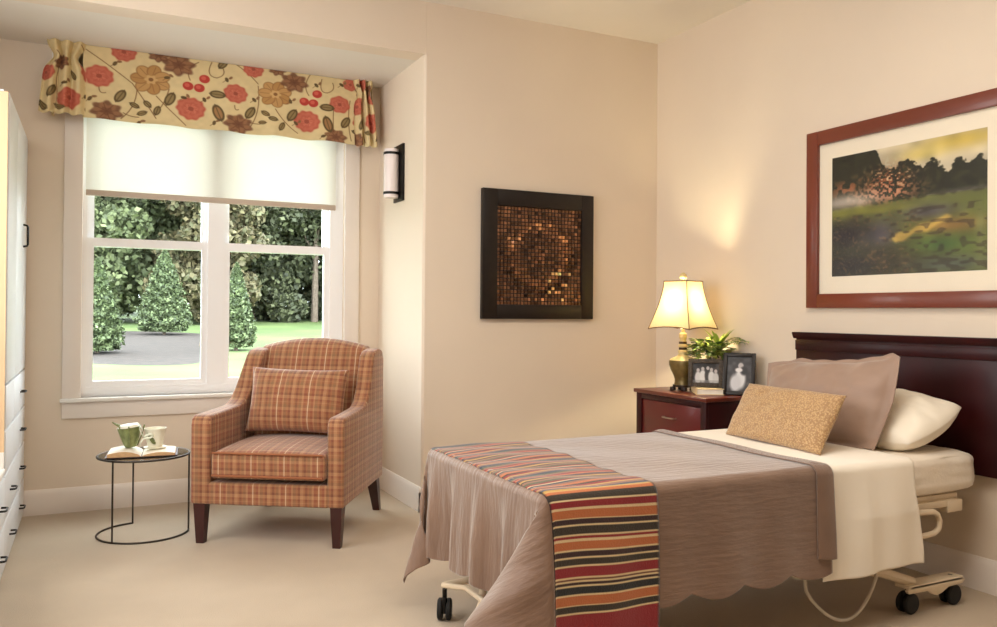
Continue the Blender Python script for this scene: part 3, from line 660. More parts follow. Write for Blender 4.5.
# ================================================================== FRAMED LANDSCAPE
t = thing('framed_landscape_print', 'landscape print with cream mat and reddish wood frame above the bed', 'picture', (3.35, 3.145, 1.183))
PW, PH = 1.24, .905        # extends along -y
def P2(y0, y1, z0, z1, x0, x1, mb, bev=0): mb.box(-x1, -x0, -y1, -y0, z0, z1, bev=bev)
W = MB(); fw = .072
for (a, b_, c_, d_) in ((0, fw, 0, PH), (PW - fw, PW, 0, PH), (fw, PW - fw, 0, fw), (fw, PW - fw, PH - fw, PH)): P2(a, b_, c_, d_, 0, .028, W, .004)
W.build('frame', M_redwood, t)
W = MB(); P2(fw, PW - fw, fw, PH - fw, .003, .008, W); W.build('mat_board', M_mat, t)
def landscape():
    w, h = 300, 220; C = Canvas(w, h, (216, 204, 176)); U, V = C.X / w, C.Y / h
    nz = vnoise(w, h, 9, 8, 21); nb = vnoise(w, h, 22, 16, 22); nf = vnoise(w, h, 4, 3, 23); n3 = vnoise(w, h, 13, 5, 27)
    G = lambda cu, cv, ru, rv: np.exp(-((U - cu) / ru) ** 2 - ((V - cv) / rv) ** 2)
    C.blend(.95 * G(.85, .05, .28, .07), (212, 184, 84)); C.blend(.9 * G(.62, .10, .14, .05), (226, 206, 120))
    C.blend((V > .42).astype(float), (110, 118, 52))
    top = np.interp(U[0], [0, .3, .36, .42, .47, .52, .57, .63, .68, .73, .78, .84, .9, .95, 1], [-.1, -.05, .10, .17, .12, .10, .15, .22, .15, .20, .25, .17, .23, .17, .2])[None, :] + .05 * (nz - .5) + .03 * (nf - .5)
    C.blend(np.clip((V - top) / .015, 0, 1) * np.clip((.45 - .02 * U + .03 * (nz - .5) - V) / .02, 0, 1), (36, 36, 20))
    C.blend((nz > .62) * (V < .42) * (V > top + .04) * .5, (62, 60, 32))
    C.blend(np.clip((nf - .42) / .1, 0, 1) * G(.40, .30, .14, .13), (160, 92, 58)); C.blend(np.clip((nf - .5) / .1, 0, 1) * G(.36, .36, .2, .07), (206, 142, 108)); C.blend(np.clip((nz - .6) / .1, 0, 1) * G(.12, .28, .14, .07), (150, 92, 60)); C.blend((nf > .78) * G(.42, .24, .16, .1), (226, 196, 150))
    C.blend(.8 * G(.08, .38, .20, .06), (226, 214, 202)); C.blend(.5 * G(.22, .40, .16, .04), (214, 196, 178))
    C.blend(G(.25, .48, .35, .035), (150, 150, 54)); C.blend(.8 * G(.7, .45, .3, .03), (104, 108, 60)); C.blend(.7 * G(.88, .41, .2, .02), (92, 88, 84))
    C.blend(.95 * G(.10, .66, .28, .14), (36, 26, 34)); C.blend(.95 * G(.1, .92, .4, .16), (32, 22, 18)); C.blend(.7 * G(.36, .68, .12, .12), (92, 84, 108)); C.blend(.85 * G(.66, .54, .18, .06), (88, 82, 96))
    C.blend(.8 * G(.45, .90, .2, .12), (66, 54, 38)); C.blend(.8 * G(.80, .66, .2, .06), (164, 118, 64)); C.blend(.85 * G(.74, .79, .18, .07), (74, 106, 52)); C.blend(.8 * G(.78, .94, .26, .07), (92, 100, 94))
    C.poly([(128, 158), (142, 148), (160, 150), (182, 138), (204, 137), (232, 126), (242, 131), (214, 142), (196, 152), (172, 152), (152, 164), (136, 166)], (214, 178, 88), .85, 9)
    C.blend(.7 * G(.96, .7, .03, .22), (132, 136, 82)); C.blend(np.clip((n3 - .6) / .1, 0, 1) * (V > .5) * .45, (52, 40, 34)); C.blend(np.clip((n3.T[:1, :1] * 0 + nf - .72) / .1, 0, 1) * (V > .5) * (U < .6) * .3, (168, 120, 74))
    C.a *= (0.80 + .22 * nb)[..., None]
    return C.a
LA = landscape(); W = MB()
y0, y1, z0, z1 = .152, .958, .158, .755
nu, nv = 300, 220; U, V = np.meshgrid(np.linspace(0, 1, nu), np.linspace(0, 1, nv), indexing='ij')
W.grid(np.stack([-.0085 + 0 * U, -(y0 + U * (y1 - y0)), z1 - V * (z1 - z0)], -1), flip=False); W.build('landscape_print', M_art, t, smooth=0, col=sampleimg(LA, U, V))
W = MB(); P2(fw - .004, PW - fw + .004, fw - .004, PH - fw + .004, .012, .014, W); W.build('glazing', M_picglass, t, smooth=0)

# ================================================================== HEADBOARD
t = thing('headboard', 'dark cherry wood headboard against the right wall behind the pillows', 'headboard', (3.345, 3.20, 0))
W = MB(); W.box(-.045, 0, -1.27, -.012, .487, 1.03, bev=.004); W.build('panel', M_cherry_dark, t)
W = MB(); W.prism([(0, 1.025), (-.050, 1.025), (-.056, 1.034), (-.062, 1.050), (-.062, 1.058), (0, 1.058)], -1.285, 0.0, 'y'); 
W.build('top_rail', M_cherry_dark, t)
W = MB(); W.box(-.052, -.045, -1.27, -.012, .965, 1.018, bev=.003); W.build('moulding', M_cherry_dark, t)

# ================================================================== NIGHTSTAND
t = thing('nightstand', 'cherry wood nightstand between the bed and the room corner', 'nightstand', (2.93, 3.765, 0))
W = MB(); W.box(-.012, .40, -.325, .33, .678, .70, bev=.004); W.build('top', simple('reddish_cherry_top', rgb(92, 36, 24), .3, nscale=5, var=.25, stretch=(1, .15, 1), coat=.2), t)
W = MB(); W.box(.02, .40, -.31, .315, .04, .678); W.build('body', M_cherry_dark, t)
W = MB(); W.box(0, .02, -.31, -.265, .04, .678, bev=.002); W.box(0, .02, .265, .315, .04, .678, bev=.002); W.box(0, .02, -.265, .265, .645, .678, bev=.002); W.box(0, .02, -.265, .265, .04, .10, bev=.002); W.box(0, .02, -.265, .265, .378, .40, bev=.002)
W.build('face_frame', M_cherry_dark, t)
for z0, z1 in ((.403, .642), (.103, .375)):
    W = MB(); W.box(.006, .0205, -.262, .262, z0, z1, bev=.003); d = W.build('drawer', M_cherry, t)
    W = MB(); zc = .56 if z0 > .3 else .26; W.tube([(.007, -.05, zc), (-.012, -.048, zc), (-.016, -.03, zc), (-.016, .03, zc), (-.012, .048, zc), (.007, .05, zc)], .0045, 8); W.build('handle', M_pewter, d)
for x, y in ((.02, -.29), (.02, .295), (.38, -.29), (.38, .295)):
    W = MB(); W.box(x - .018, x + .018, y - .02, y + .02, 0, .045); W.build('foot', M_cherry_dark, t)

# ================================================================== TABLE LAMP
LX, LY, LZ = 3.10, 3.86, .7005
t = thing('table_lamp', 'lit table lamp with flared cream shade on the nightstand', 'lamp', (LX, LY, LZ), math.radians(16))
M_olive = simple('antique_olive_gold', rgb(120, 102, 58), .35, metal=.35, nscale=14, var=.35)
M_neck = simple('aged_cream_glaze', rgb(214, 196, 142), .3, nscale=20, var=.15)
def sqlathe(mb, prof, n=6, rnd=.28):
    """square-section turned shape with rounded corners"""
    pts = []
    for k in range(4 * n):
        a = 2 * PI * k / (4 * n); c, s_ = math.cos(a), math.sin(a); p = 2 / (1 - rnd) if rnd < 1 else 2
        e = 3.6; r_ = (abs(c) ** e + abs(s_) ** e) ** (-1 / e); pts.append((r_ * c, r_ * s_))
    m_ = len(pts); vs = [(p[0] * r, p[1] * r, z) for r, z in prof for p in pts]
    fs = [(i * m_ + k, i * m_ + (k + 1) % m_, (i + 1) * m_ + (k + 1) % m_, (i + 1) * m_ + k) for i in range(len(prof) - 1) for k in range(m_)]
    fs += [tuple(range(m_ - 1, -1, -1)), tuple((len(prof) - 1) * m_ + k for k in range(m_))]; mb.add(vs, fs)
W = MB(); sqlathe(W, [(.048, .02), (.050, .026), (.050, .034)]); 
for a, b_ in ((-1, -1), (1, -1), (1, 1), (-1, 1)): W.box(a * .040 - .013, a * .040 + .013, b_ * .040 - .013, b_ * .040 + .013, 0, .022, bev=.003)
W.build('foot_plinth', simple('dark_lamp_plinth', rgb(42, 26, 16), .4), t)
W = MB(); sqlathe(W, [(.044, .034), (.040, .05), (.040, .065), (.047, .09), (.060, .12), (.068, .150), (.069, .168), (.067, .176)]); W.build('body', M_olive, t)
W = MB(); sqlathe(W, [(.067, .176), (.058, .187), (.030, .200), (.022, .214), (.022, .22)]); W.build('shoulder', M_neck, t)
W = MB(); W.lathe([(.022, .215), (.030, .222), (.030, .232), (.020, .238), (.021, .250), (.029, .256), (.029, .264), (.020, .27), (.018, .30), (.024, .31), (.022, .33), (.010, .34), (.008, .36)], n=24); W.build('neck', M_neck, t)
W = MB(); W.lathe([(.0225, .238), (.0235, .240), (.0235, .250), (.0225, .252)], n=24); W.lathe([(.0205, .272), (.0235, .274), (.0235, .284), (.0205, .286)], n=24); W.build('band', simple('dark_band', rgb(70, 52, 30), .4), t)
# bell shade, square plan
zs0, zs1 = .372, .638
def shade_ring(v_): # half-side at height fraction v (0 bottom, 1 top)
    return .143 + (.079 - .143) * (1 - (1 - v_) ** 1.55)
nV = 16
W = MB()
for k in range(4):
    U, V = np.meshgrid(np.linspace(-1, 1, 10), np.linspace(0, 1, nV), indexing='ij')
    H_ = shade_ring(V) ; dipr = 1 - .03 * (1 - U ** 2)
    x = U * H_; y = -H_ * dipr; z = zs0 + V * (zs1 - zs0) - .012 * (U ** 2) * (1 - V) ** 3
    a = k * PI / 2; P = np.stack([x * math.cos(a) - y * math.sin(a), x * math.sin(a) + y * math.cos(a), z], -1); W.grid(P)
sh = W.build('lamp_shade', M_lampshade, t, smooth=60)
W = MB()
for k in range(4):
    a = k * PI / 2 + PI / 4
    W.tube([(math.sqrt(2) * shade_ring(v_) * math.cos(a), math.sqrt(2) * shade_ring(v_) * math.sin(a), zs0 + v_ * (zs1 - zs0) - .012 * (1 - v_) ** 3) for v_ in np.linspace(0, 1, 12)], .0028, 6)
    for v_ in (0, 1):
        h_ = shade_ring(v_); b_ = k * PI / 2; pts = []
        for u in np.linspace(-1, 1, 9):
            x, y = u * h_, -h_ * (1 - .03 * (1 - u * u)); pts.append((x * math.cos(b_) - y * math.sin(b_), x * math.sin(b_) + y * math.cos(b_), zs0 + v_ * (zs1 - zs0) - .012 * u * u * (1 - v_)))
        W.tube(pts, .0035, 6)
W.build('trim_braid', simple('bronze_braid', rgb(120, 84, 46), .6), sh)
W = MB(); W.tube([(0, 0, .35), (0, 0, .64)], .003, 8)
for k in range(4): a = k * PI / 2; W.tube([(0, 0, .622), (.076 * math.cos(a), .076 * math.sin(a), .626)], .002, 6)
W.build('harp', M_iron, t)
W = MB(); W.lathe([(.004, .636), (.012, .640), (.008, .646), (.018, .654), (.022, .666), (.019, .678), (.008, .688), (.001, .690)], n=20); W.build('finial', M_neck, t)
M_bulb = bpy.data.materials.new('warm_bulb'); M_bulb.use_nodes = True
_n = M_bulb.node_tree.nodes['Principled BSDF']; _n.inputs['Emission Color'].default_value = (1, .72, .38, 1); _n.inputs['Emission Strength'].default_value = 12
W = MB(); W.lathe([(.012, .36), (.014, .39), (.028, .43), (.030, .45), (.022, .475), (.004, .485)], n=20); W.build('bulb', M_bulb, t)

# ================================================================== BOOKS, FRAMES, PLANT on the nightstand
t = thing('stacked_book', 'cream book lying under the small photo frame', 'book', (3.125, 3.675, .7005), math.radians(58))
W = MB(); W.box(-.115, .115, -.075, .075, 0, .004, bev=.001); W.box(-.115, .115, -.075, .075, .030, .034, bev=.001); W.box(-.115, .115, .071, .075, 0, .034); W.build('cover', simple('cream_book_cloth', rgb(226, 204, 160), .7), t)
W = MB(); W.box(-.110, .110, -.070, .070, .004, .030); W.build('page_block', M_page, t)
def photo(seed, w=70, h=56, tall=False):
    C = Canvas(w, h, (52, 50, 52)); n = vnoise(w, h, 8, 8, seed); C.a *= (0.6 + .9 * n)[..., None]
    if not tall:
        for x, hh, c in ((15, 24, 215), (27, 20, 225), (40, 18, 60), (49, 22, 220), (60, 26, 205)):
            C.ell(x, hh + 16, 8, 17, (c, c, c), soft=.4); C.ell(x, hh - 4, 4, 5, (196, 190, 188), soft=.4)
        C.blend((C.Y > 46) * .5, (160, 158, 160))
    else:
        C.ell(w * .55, h * .62, 11, 24, (220, 220, 222), soft=.5); C.ell(w * .36, h * .75, 12, 20, (205, 205, 208), soft=.5); C.ell(w * .55, h * .26, 6, 7, (190, 184, 182), soft=.4); C.ell(w * .68, h * .4, 8, 10, (30, 28, 30), soft=.6); C.ell(w * .48, h * .38, 8, 5, (230, 228, 228), soft=.5)
    return C.a
def picframe(loc, rz, w, h, bw, tilt, img, label, M_f):
    t = thing('photo_frame', label, 'photo frame', loc, rz); T_ = Matrix.Rotation(-tilt, 4, 'X')
    W = MB()
    for q in ((-w / 2, -w / 2 + bw, 0, h), (w / 2 - bw, w / 2, 0, h), (-w / 2 + bw, w / 2 - bw, 0, bw), (-w / 2 + bw, w / 2 - bw, h - bw, h)): W.box(q[0], q[1], -.018, 0, q[2], q[3], M=T_, bev=.0025)
    W.build('frame', M_f, t)
    nu, nv = img.shape[1], img.shape[0]; U, V = np.meshgrid(np.linspace(0, 1, nu), np.linspace(0, 1, nv), indexing='ij')
    P = np.stack([-w / 2 + bw * .9 + U * (w - 1.8 * bw), -.008 + 0 * U, h - bw * .9 - V * (h - 1.8 * bw)], -1)
    P = np.array([(T_ @ Vector(p))[:] for p in P.reshape(-1, 3)]).reshape(nu, nv, 3); mb = MB(); mb.grid(P); mb.build('photograph', M_photo, t, smooth=0, col=sampleimg(img, U, V))
    W = MB(); W.box(-w / 2 + .004, w / 2 - .004, -.006, -.001, .004, h - .004, M=T_); W.build('backing', M_black, t)
    W = MB(); a = T_ @ Vector((0, 0, h * .7)); W.add([(-.02, a.y, a.z), (.02, a.y, a.z), (.02, a.y + h * .33, .001), (-.02, a.y + h * .33, .001)], [(0, 1, 2, 3)]); W.build('easel_leg', M_black, t, solid=.003, smooth=0)
    return t
M_frameA = simple('carved_pewter_brown', rgb(70, 60, 50), .4, metal=.3, nscale=80, var=.5, bstr=.6, bscale=120)
picframe((3.105, 3.665, .7355), math.radians(-44), .192, .158, .024, math.radians(9), photo(31), 'small carved frame with a black and white group photo, standing on the book', M_frameA)
picframe((3.20, 3.505, .7005), math.radians(-52), .175, .235, .022, math.radians(12), photo(33, 56, 84, True), 'taller dark frame with a black and white portrait, near the pillows', M_blackframe)
# plant
t = thing('potted_plant', 'leafy green potted plant behind the photo frames on the nightstand', 'plant', (3.232, 3.755, .7005))
W = MB(); W.lathe([(.0, 0), (.036, 0), (.040, .01), (.050, .15), (.054, .165), (.048, .165), (.044, .15), (.0, .15)], n=28, cap=False); W.build('pot', simple('brown_pot', rgb(96, 66, 44), .5), t)
LEAFC = [(116, 146, 60), (156, 180, 80), (88, 120, 54), (190, 204, 100), (72, 102, 48)]
def leafshape(mb, cols, base, tip, wd, c, up=Vector((0, 0, 1)), curl=.15):
    base, tip = Vector(base), Vector(tip); d = tip - base; L = d.length; s_ = d.cross(up)
    if s_.length < 1e-4: s_ = Vector((1, 0, 0))
    s_.normalize(); nrm = s_.cross(d).normalized(); n0 = len(mb.v); K = 5; vs = []
    for i in range(K + 1):
        f = i / K; w_ = wd * math.sin(PI * min(1, (f * .92 + .06))) ** .8; p = base + d * f - nrm * (curl * L * f * f)
        vs += [p - s_ * w_ / 2 + nrm * w_ * .12, p - nrm * w_ * .05, p + s_ * w_ / 2 + nrm * w_ * .12]
    fs = []
    for i in range(K):
        a = i * 3; fs += [(a, a + 1, a + 4, a + 3), (a + 1, a + 2, a + 5, a + 4)]
    mb.add(vs, fs); sh_ = [1.0, .86, 1.0]
    for i in range(K + 1):
        for q in range(3): cols.append(np.array(c) / 255 * sh_[q])
r6 = np.random.default_rng(5)
W = MB(); cols = []; St = MB()
XMAX = 3.335 - 3.232
def cl(p): p = Vector(p); p.x = min(p.x, XMAX); return p
for k in range(230):
    a = r6.uniform(0, 2 * PI); el = r6.uniform(-.15, 1.3); R_ = r6.uniform(.05, .135)
    c0 = Vector((-.012 + math.cos(a) * math.cos(el) * R_ * .85, .02 + math.sin(a) * math.cos(el) * R_ * 1.15, .205 + math.sin(el) * R_ * .80))
    d = Vector((math.cos(a + r6.normal(0, .5)), math.sin(a + r6.normal(0, .5)), r6.uniform(-.3, .7))).normalized() * r6.uniform(.036, .058)
    leafshape(W, cols, cl(c0), cl(c0 + d), r6.uniform(.026, .040), LEAFC[r6.integers(5)])
# pale blossom-like fresh leaves up the middle and grass blades
for k in range(16):
    a = r6.uniform(0, 2 * PI); c0 = Vector((-.0, -.055, .25)); d = Vector((math.cos(a) * .45, math.sin(a) * .5, 1)).normalized() * r6.uniform(.09, .155)
    leafshape(W, cols, cl(c0), cl(c0 + d), .022, (184, 204, 84), curl=.25)
for k in range(30):
    a = r6.uniform(0, 2 * PI); c0 = Vector((-.015, .05, .24)); d = Vector((math.cos(a) * .9, math.sin(a) * .9, .6)).normalized() * r6.uniform(.03, .05)
    leafshape(W, cols, cl(c0), cl(c0 + d), .03, (226, 232, 180), curl=.1)
for k in range(9):                       # fern fronds arching towards the bed
    a = math.radians(-95 + k * 9); L = .20 + .02 * (k % 3)
    pts = []
    for f in np.linspace(0, 1, 9): pts.append(cl((math.cos(a) * L * f * .62, math.sin(a) * L * f, .19 + .10 * math.sin(f * PI * .62) + .008 * (k % 4))))
    St.tube(pts, .0014, 5)
    for i in range(1, 9):
        for s_ in (-1, 1):
            d = (pts[i] - pts[i - 1]).normalized(); sd = Vector((-d.y, d.x, 0)) * s_
            leafshape(W, cols, pts[i], cl(pts[i] + (sd * .9 + d * .5) * .024), .009, LEAFC[(k + i) % 5])
for k in range(10):
    a = r6.uniform(0, 2 * PI); St.tube([(0, 0, .15), cl((math.cos(a) * .04, math.sin(a) * .05, .24))], .0018, 5)
W.build('leaves', M_leaf, t, smooth=60, col=cols); St.build('stems', simple('stem_green', rgb(80, 100, 50), .6), t)

# ================================================================== BED
X0, Y0, Y1, ZT = 1.215, 2.135, 3.02, .612
def drape(Xc, Yc, off=0.0, corner=.36):
    """flat cloth position -> draped position over the mattress block"""
    r = .030 + off
    dx = np.maximum(0, X0 - Xc); dn = np.maximum(0, Y0 - Yc); df = np.maximum(0, Yc - Y1); dy = dn + df; sy = np.where(df > 0, 1.0, -1.0)
    s = np.hypot(dx, dy); th = np.arctan2(dy, np.maximum(dx, 1e-9)); th = np.where(s < 1e-9, 0, th)
    q = r * PI / 2; arc = np.minimum(s, q) / r
    sp = np.maximum(0, s - q)
    both = np.clip(np.minimum(dx, dy) / .09, 0, 1); both = both * both * (3 - 2 * both)
    s2 = np.abs(np.sin(2 * th))
    k = .035 + corner * s2 ** 1.2
    wn = .66 * np.cos(th) ** 1.3 * np.clip(th / .5, 0, 1) ** 1.5 * (dy > 0)
    w0 = np.where(df > 0, s2 ** .9 * both * .30, wn)
    sp = sp * (1 + .24 * s2 * (df <= 0))
    k = np.where((df > 0) & (both > 0), k * .62, k)
    kk = np.minimum(np.hypot(k, w0), .9)
    foot = .016 * np.sin((Yc - 2.1) * 15) + .014 * np.sin((Yc - 2.1) * 31 + 1.0) + .006 * np.sin(Yc * 60)
    near = .006 * np.sin(Xc * 11) + .004 * np.sin(Xc * 27 + 1)
    c2 = np.cos(th) ** 2; ripple = (foot * c2 + near * (1 - c2)) + np.where(df > 0, .022, .004) * np.sin(th * 9 + 1) * both * (sp / .4)
    out = r * np.sin(arc) + k * sp + ripple * np.clip(sp / .22, 0, 1)
    down = r * (1 - np.cos(arc)) + sp * np.sqrt(1 - kk ** 2)
    X = np.maximum(Xc, X0) - out * np.cos(th) ; Y = np.clip(Yc, Y0, Y1) + sy * out * np.sin(th) - sy * w0 * sp
    X = np.where((dx <= 0), np.maximum(Xc, X0), X)
    top = (s <= 0) * (.004 * np.sin(Xc * 9 + Yc * 5) * np.sin(Yc * 7 + 1) * np.clip(np.minimum(Yc - Y0, Y1 - Yc) / .15, 0, 1))
    Z = np.maximum(ZT + off - down + top, .012)
    return X, Y, Z
def cloth_obj(name, Xc, Yc, off, mat, thick, col=None, post=None, corner=.36):
    X, Y, Z = drape(Xc, Yc, off, corner)
    if post: X, Y, Z = post(X, Y, Z, Xc, Yc)
    mb = MB(); mb.grid(np.stack([X, Y, Z], -1)); o = mb.build(name, mat, smooth=180, col=col)
    uv = o.data.uv_layers.new(name='cloth'); vi = np.zeros(len(o.data.loops), dtype=np.int32); o.data.loops.foreach_get('vertex_index', vi)
    fu = np.stack([Yc.ravel() , Xc.ravel()], -1)
    # crinkles run down the foot and across the sides: swap axes on the foot drop
    w_ = fu[vi].astype(np.float32); uv.data.foreach_set('uv', w_.ravel())
    m = o.modifiers.new('thickness', 'SOLIDIFY'); m.thickness = thick; m.offset = 1
    return o
# coverlet
hs = lambda p, n0, amp=.018: amp * np.abs(np.sin(PI * p / .215))
XH = 2.335
A = np.concatenate([np.linspace(-1, 0, 90, endpoint=False), np.linspace(0, 1, 110)]); Bp = np.concatenate([np.linspace(-1, 0, 90, endpoint=False), np.linspace(0, 1, 60, endpoint=False), np.linspace(1, 2, 80)])
AA, BB = np.meshgrid(A, Bp, indexing='ij')
tx = np.clip(AA, 0, 1); Xin = X0 + tx * (XH - X0); ty = np.clip(BB, 0, 1); Yin = Y0 + ty * (Y1 - Y0)
Hn = .372 + hs(Xin, 0, .03); Hf = .36 + hs(Xin, 0); Hx = .405 + .018 * np.abs(np.sin(PI * Yin / .215)) - .02 * np.sin((Yin - 2.2) * 4)
Xc = Xin + np.minimum(AA, 0) * Hx; Yc = Yin + np.minimum(BB, 0) * Hn + np.maximum(BB - 1, 0) * Hf
o = cloth_obj('coverlet', Xc, Yc, 0.0, M_coverlet, .004)
o.name = 'coverlet'; tag(o, 'taupe scalloped coverlet draped over the lower part of the bed', 'bedspread')
# folded head edge band of the coverlet
bnd = MB()
Bq = np.concatenate([np.linspace(-.95, 0, 60, endpoint=False), np.linspace(0, 1, 60), np.linspace(1.02, 1.9, 40)])
AA2, BB2 = np.meshgrid(np.linspace(0, 1, 14), Bq, indexing='ij')
Xq = XH - .062 + AA2 * .066; ty = np.clip(BB2, 0, 1); Yq = Y0 + ty * (Y1 - Y0) + np.minimum(BB2, 0) * .36 + np.maximum(BB2 - 1, 0) * .34
X, Y, Z = drape(Xq, Yq, .006); lift = .005 * np.sin(AA2 * PI); Z = Z + np.where(BB2 >= 0, lift, 0); Y = Y - np.where(BB2 < 0, lift + .012 * (AA2), 0)
bnd.grid(np.stack([X, Y, Z], -1)); bo = bnd.build('turned_edge', M_coverlet, o, smooth=180); uvl = bo.data.uv_layers.new(name='cloth')
mm = bo.modifiers.new('thickness', 'SOLIDIFY'); mm.thickness = .004; mm.offset = 1

# striped runner
OR, OL, CR, RD, MR, BK, NV, YL, TN, GN, BR = (184, 104, 56), (46, 35, 20), (220, 196, 150), (138, 22, 30), (46, 13, 16), (18, 20, 20), (36, 52, 72), (190, 152, 82), (138, 98, 78), (78, 84, 56), (104, 56, 36)
side = [(YL, 4), (OR, 4), (OL, 7), (CR, 2), (RD, 6.5), (CR, 2.4), (OR, 7.5), (CR, 1.4), (MR, 4.6), (CR, 1.6), (OL, 7), (CR, 1.4), (RD, 3), (CR, 1.8), (OR, 7.5), (CR, 1.2), (MR, 4.8), (CR, 1.6), (OL, 6), (CR, 1.2), (RD, 9.5), (CR, 1.5), (BR, 1.6), (CR, 1.2), (MR, 2.6), (CR, 1.2), (BK, 7), (CR, 1.6), (OR, 7.5), (CR, 1.2), (OL, 5.6), (CR, 1.5), (RD, 16)]
topc = [(NV, 3.2), (TN, 2.5), (YL, 2.0), (RD, 2.8), (OL, 2.2), (OR, 2.6), (TN, 2.5), (NV, 1.8), (CR, 1.0), (RD, 2.6), (GN, 2.6), (TN, 2.6), (OL, 1.6), (YL, 2.2), (BR, 2.4), (NV, 2.4), (OR, 2.2), (RD, 2.2), (TN, 2.8), (GN, 2.2)]
def runner_color(s):            # s: metres along the cloth, 0 = near top edge, + down the near side, - across the top
    k = 0.00325; out = np.zeros(s.shape + (3,))
    cs = np.cumsum([0] + [w for _, w in side]) * k; ct = np.cumsum([0] + [w for _, w in topc]) * .0047; per = ct[-1]
    idx = np.clip(np.searchsorted(cs, s, side='right') - 1, 0, len(side) - 1); sc_ = np.array([c for c, _ in side]) / 255.; a = sc_[idx]
    q = np.mod(-s, per); idt = np.clip(np.searchsorted(ct, q, side='right') - 1, 0, len(topc) - 1); b_ = (np.array([c for c, _ in topc]) / 255.)[idt]
    return np.where((s >= 0)[..., None], a, b_)
LnN = .462; s_line = np.linspace(-(Y1 - Y0) - .26, LnN, 620); uu = np.linspace(0, 1, 40)
UU, SS = np.meshgrid(uu, s_line, indexing='ij')
Xc = 1.192 + UU * .395 + .006 * np.sin(SS * 8) + .020 * np.clip(SS, 0, 1); Yc = Y0 - SS + .020 * np.sin(UU * 3.4 - .6) * (SS < 0) * np.clip(-SS / .2, 0, 1) * np.clip((SS + .86) / .2, 0, 1) + .010 * np.sin(UU * 3.0 + 1.0 + SS * 3) * np.clip(SS / .1, 0, 1)
Xc = np.maximum(Xc, X0 - .020)
puff = .004 * np.sin(SS * 2 * PI / .05) * 0
def post(X, Y, Z, Xc, Yc):
    Z = Z + (Yc >= Y0) * .003 * np.sin(Yc * 40 + 2 * np.sin(Xc * 9)); return X, Y, Z
colr = runner_color(SS + .002)
edge = (UU < .012) | (UU > .988); colr[edge & (SS > -.02)] = np.array([34, 20, 18]) / 255.
o = cloth_obj('bed_runner', Xc, Yc, .007, M_runner, .006, col=colr, post=post)
tag(o, 'striped woollen blanket laid across the foot of the bed', 'blanket')
# top sheet turned over the side
Bp2 = np.concatenate([np.linspace(-1, 0, 60, endpoint=False), np.linspace(0, 1, 60, endpoint=False), np.linspace(1, 2, 30)])
AA, BB = np.meshgrid(np.linspace(0, 1, 50), Bp2, indexing='ij'); ty = np.clip(BB, 0, 1)
Hn = .405 - .012 * AA + .006 * np.sin(AA * 7); Xe = 2.79 + .012 * np.sin(BB * 5) - .03 * np.clip(BB, 0, 1)
Xc = 2.28 + AA * (Xe - 2.28) + 0.02 * np.minimum(BB, 0) * (1 - AA) * -1; Yc = Y0 + ty * (Y1 - Y0) + np.minimum(BB, 0) * Hn + np.maximum(BB - 1, 0) * .35
def post2(X, Y, Z, Xc, Yc):
    d = np.clip(Y0 - Yc, 0, 1); Y = Y - .03 * np.clip((Xc - 2.42) / .1, 0, 1) * np.clip(d / .2, 0, 1) + .010 * np.sin(Xc * 30) * np.clip(d / .3, 0, 1); return X, Y, Z
o = cloth_obj('top_sheet', Xc, Yc, -.0065, M_sheet2, .003, post=post2)
tag(o, 'ivory sheet turned down under the pillows and hanging over the bed side', 'sheet')
# mattress in its fitted sheet
bm = bmesh.new(); bmesh.ops.create_cube(bm, size=1)
for v_ in bm.verts: v_.co = Vector((v_.co.x * 1.975, v_.co.y * .835, v_.co.z * .165))
bmesh.ops.subdivide_edges(bm, edges=bm.edges[:], cuts=30, use_grid_fill=True)
L_, D_, H_ = 1.975 / 2, .835 / 2, .165 / 2
from mathutils import noise as mnoise
for v_ in bm.verts:
    p = v_.co.copy(); r = .05
    q = Vector((max(-L_ + r, min(L_ - r, p.x)), max(-D_ + r, min(D_ - r, p.y)), max(-H_ + r, min(H_ - r, p.z))))
    d = p - q
    if d.length > 1e-6: p = q + d.normalized() * r
    w_ = mnoise.noise(Vector((p.x * 9, p.y * 3, p.z * 5))) * .010 + mnoise.noise(Vector((p.x * 22 + p.z * 30, p.y * 22, p.z * 9))) * .006
    if abs(v_.co.z) < H_ - .001: p.y += w_ * (1 if p.y > 0 else -1)
    elif p.x > .85: p.z += w_ * .5
    v_.co = p
W = MB(); W.bm(bm); o = W.build('mattress', M_sheet, smooth=80); o.location = (2.262, 2.575, .517)
tag(o, 'mattress in a cream fitted sheet on the adjustable bed', 'mattress')
# adjustable bed frame
t = thing('adjustable_bed_frame', 'cream enamelled adjustable bed frame on black castors under the mattress', 'bed frame', (2.2, 2.58, 0))
def P3(x, y, z): return (x - 2.2, y - 2.58, z)
def bb(mb, x0, x1, y0, y1, z0, z1, bev=.004): mb.box(x0 - 2.2, x1 - 2.2, y0 - 2.58, y1 - 2.58, z0, z1, bev=bev)
W = MB(); bb(W, 1.32, 3.16, 2.19, 2.97, .405, .432); W.build('deck', M_cream_metal, t)
for y in (2.172, 2.965):
    W = MB(); bb(W, 1.34, 3.13, y, y + .03, .385, .412); W.build('side_rail', M_cream_metal, t)
    W = MB(); bb(W, 3.07, 3.16, y - .004, y + .034, .362, .41); W.build('corner_bracket', M_cream_metal, t)
for y in (2.145, 3.01):
    W = MB(); W.tube([P3(2.62, y, .39), P3(2.66, y, .387), P3(2.90, y, .387), P3(2.95, y, .383), P3(2.975, y, .37), P3(2.987, y, .345), P3(2.98, y, .315), P3(2.955, y, .300), P3(2.90, y, .296), P3(2.62, y, .296)], .011, 12); W.build('assist_handle', M_cream_metal, t)
W = MB(); bb(W, 1.55, 2.80, 2.30, 2.86, .18, .215); W.build('underframe', M_cream_metal, t)
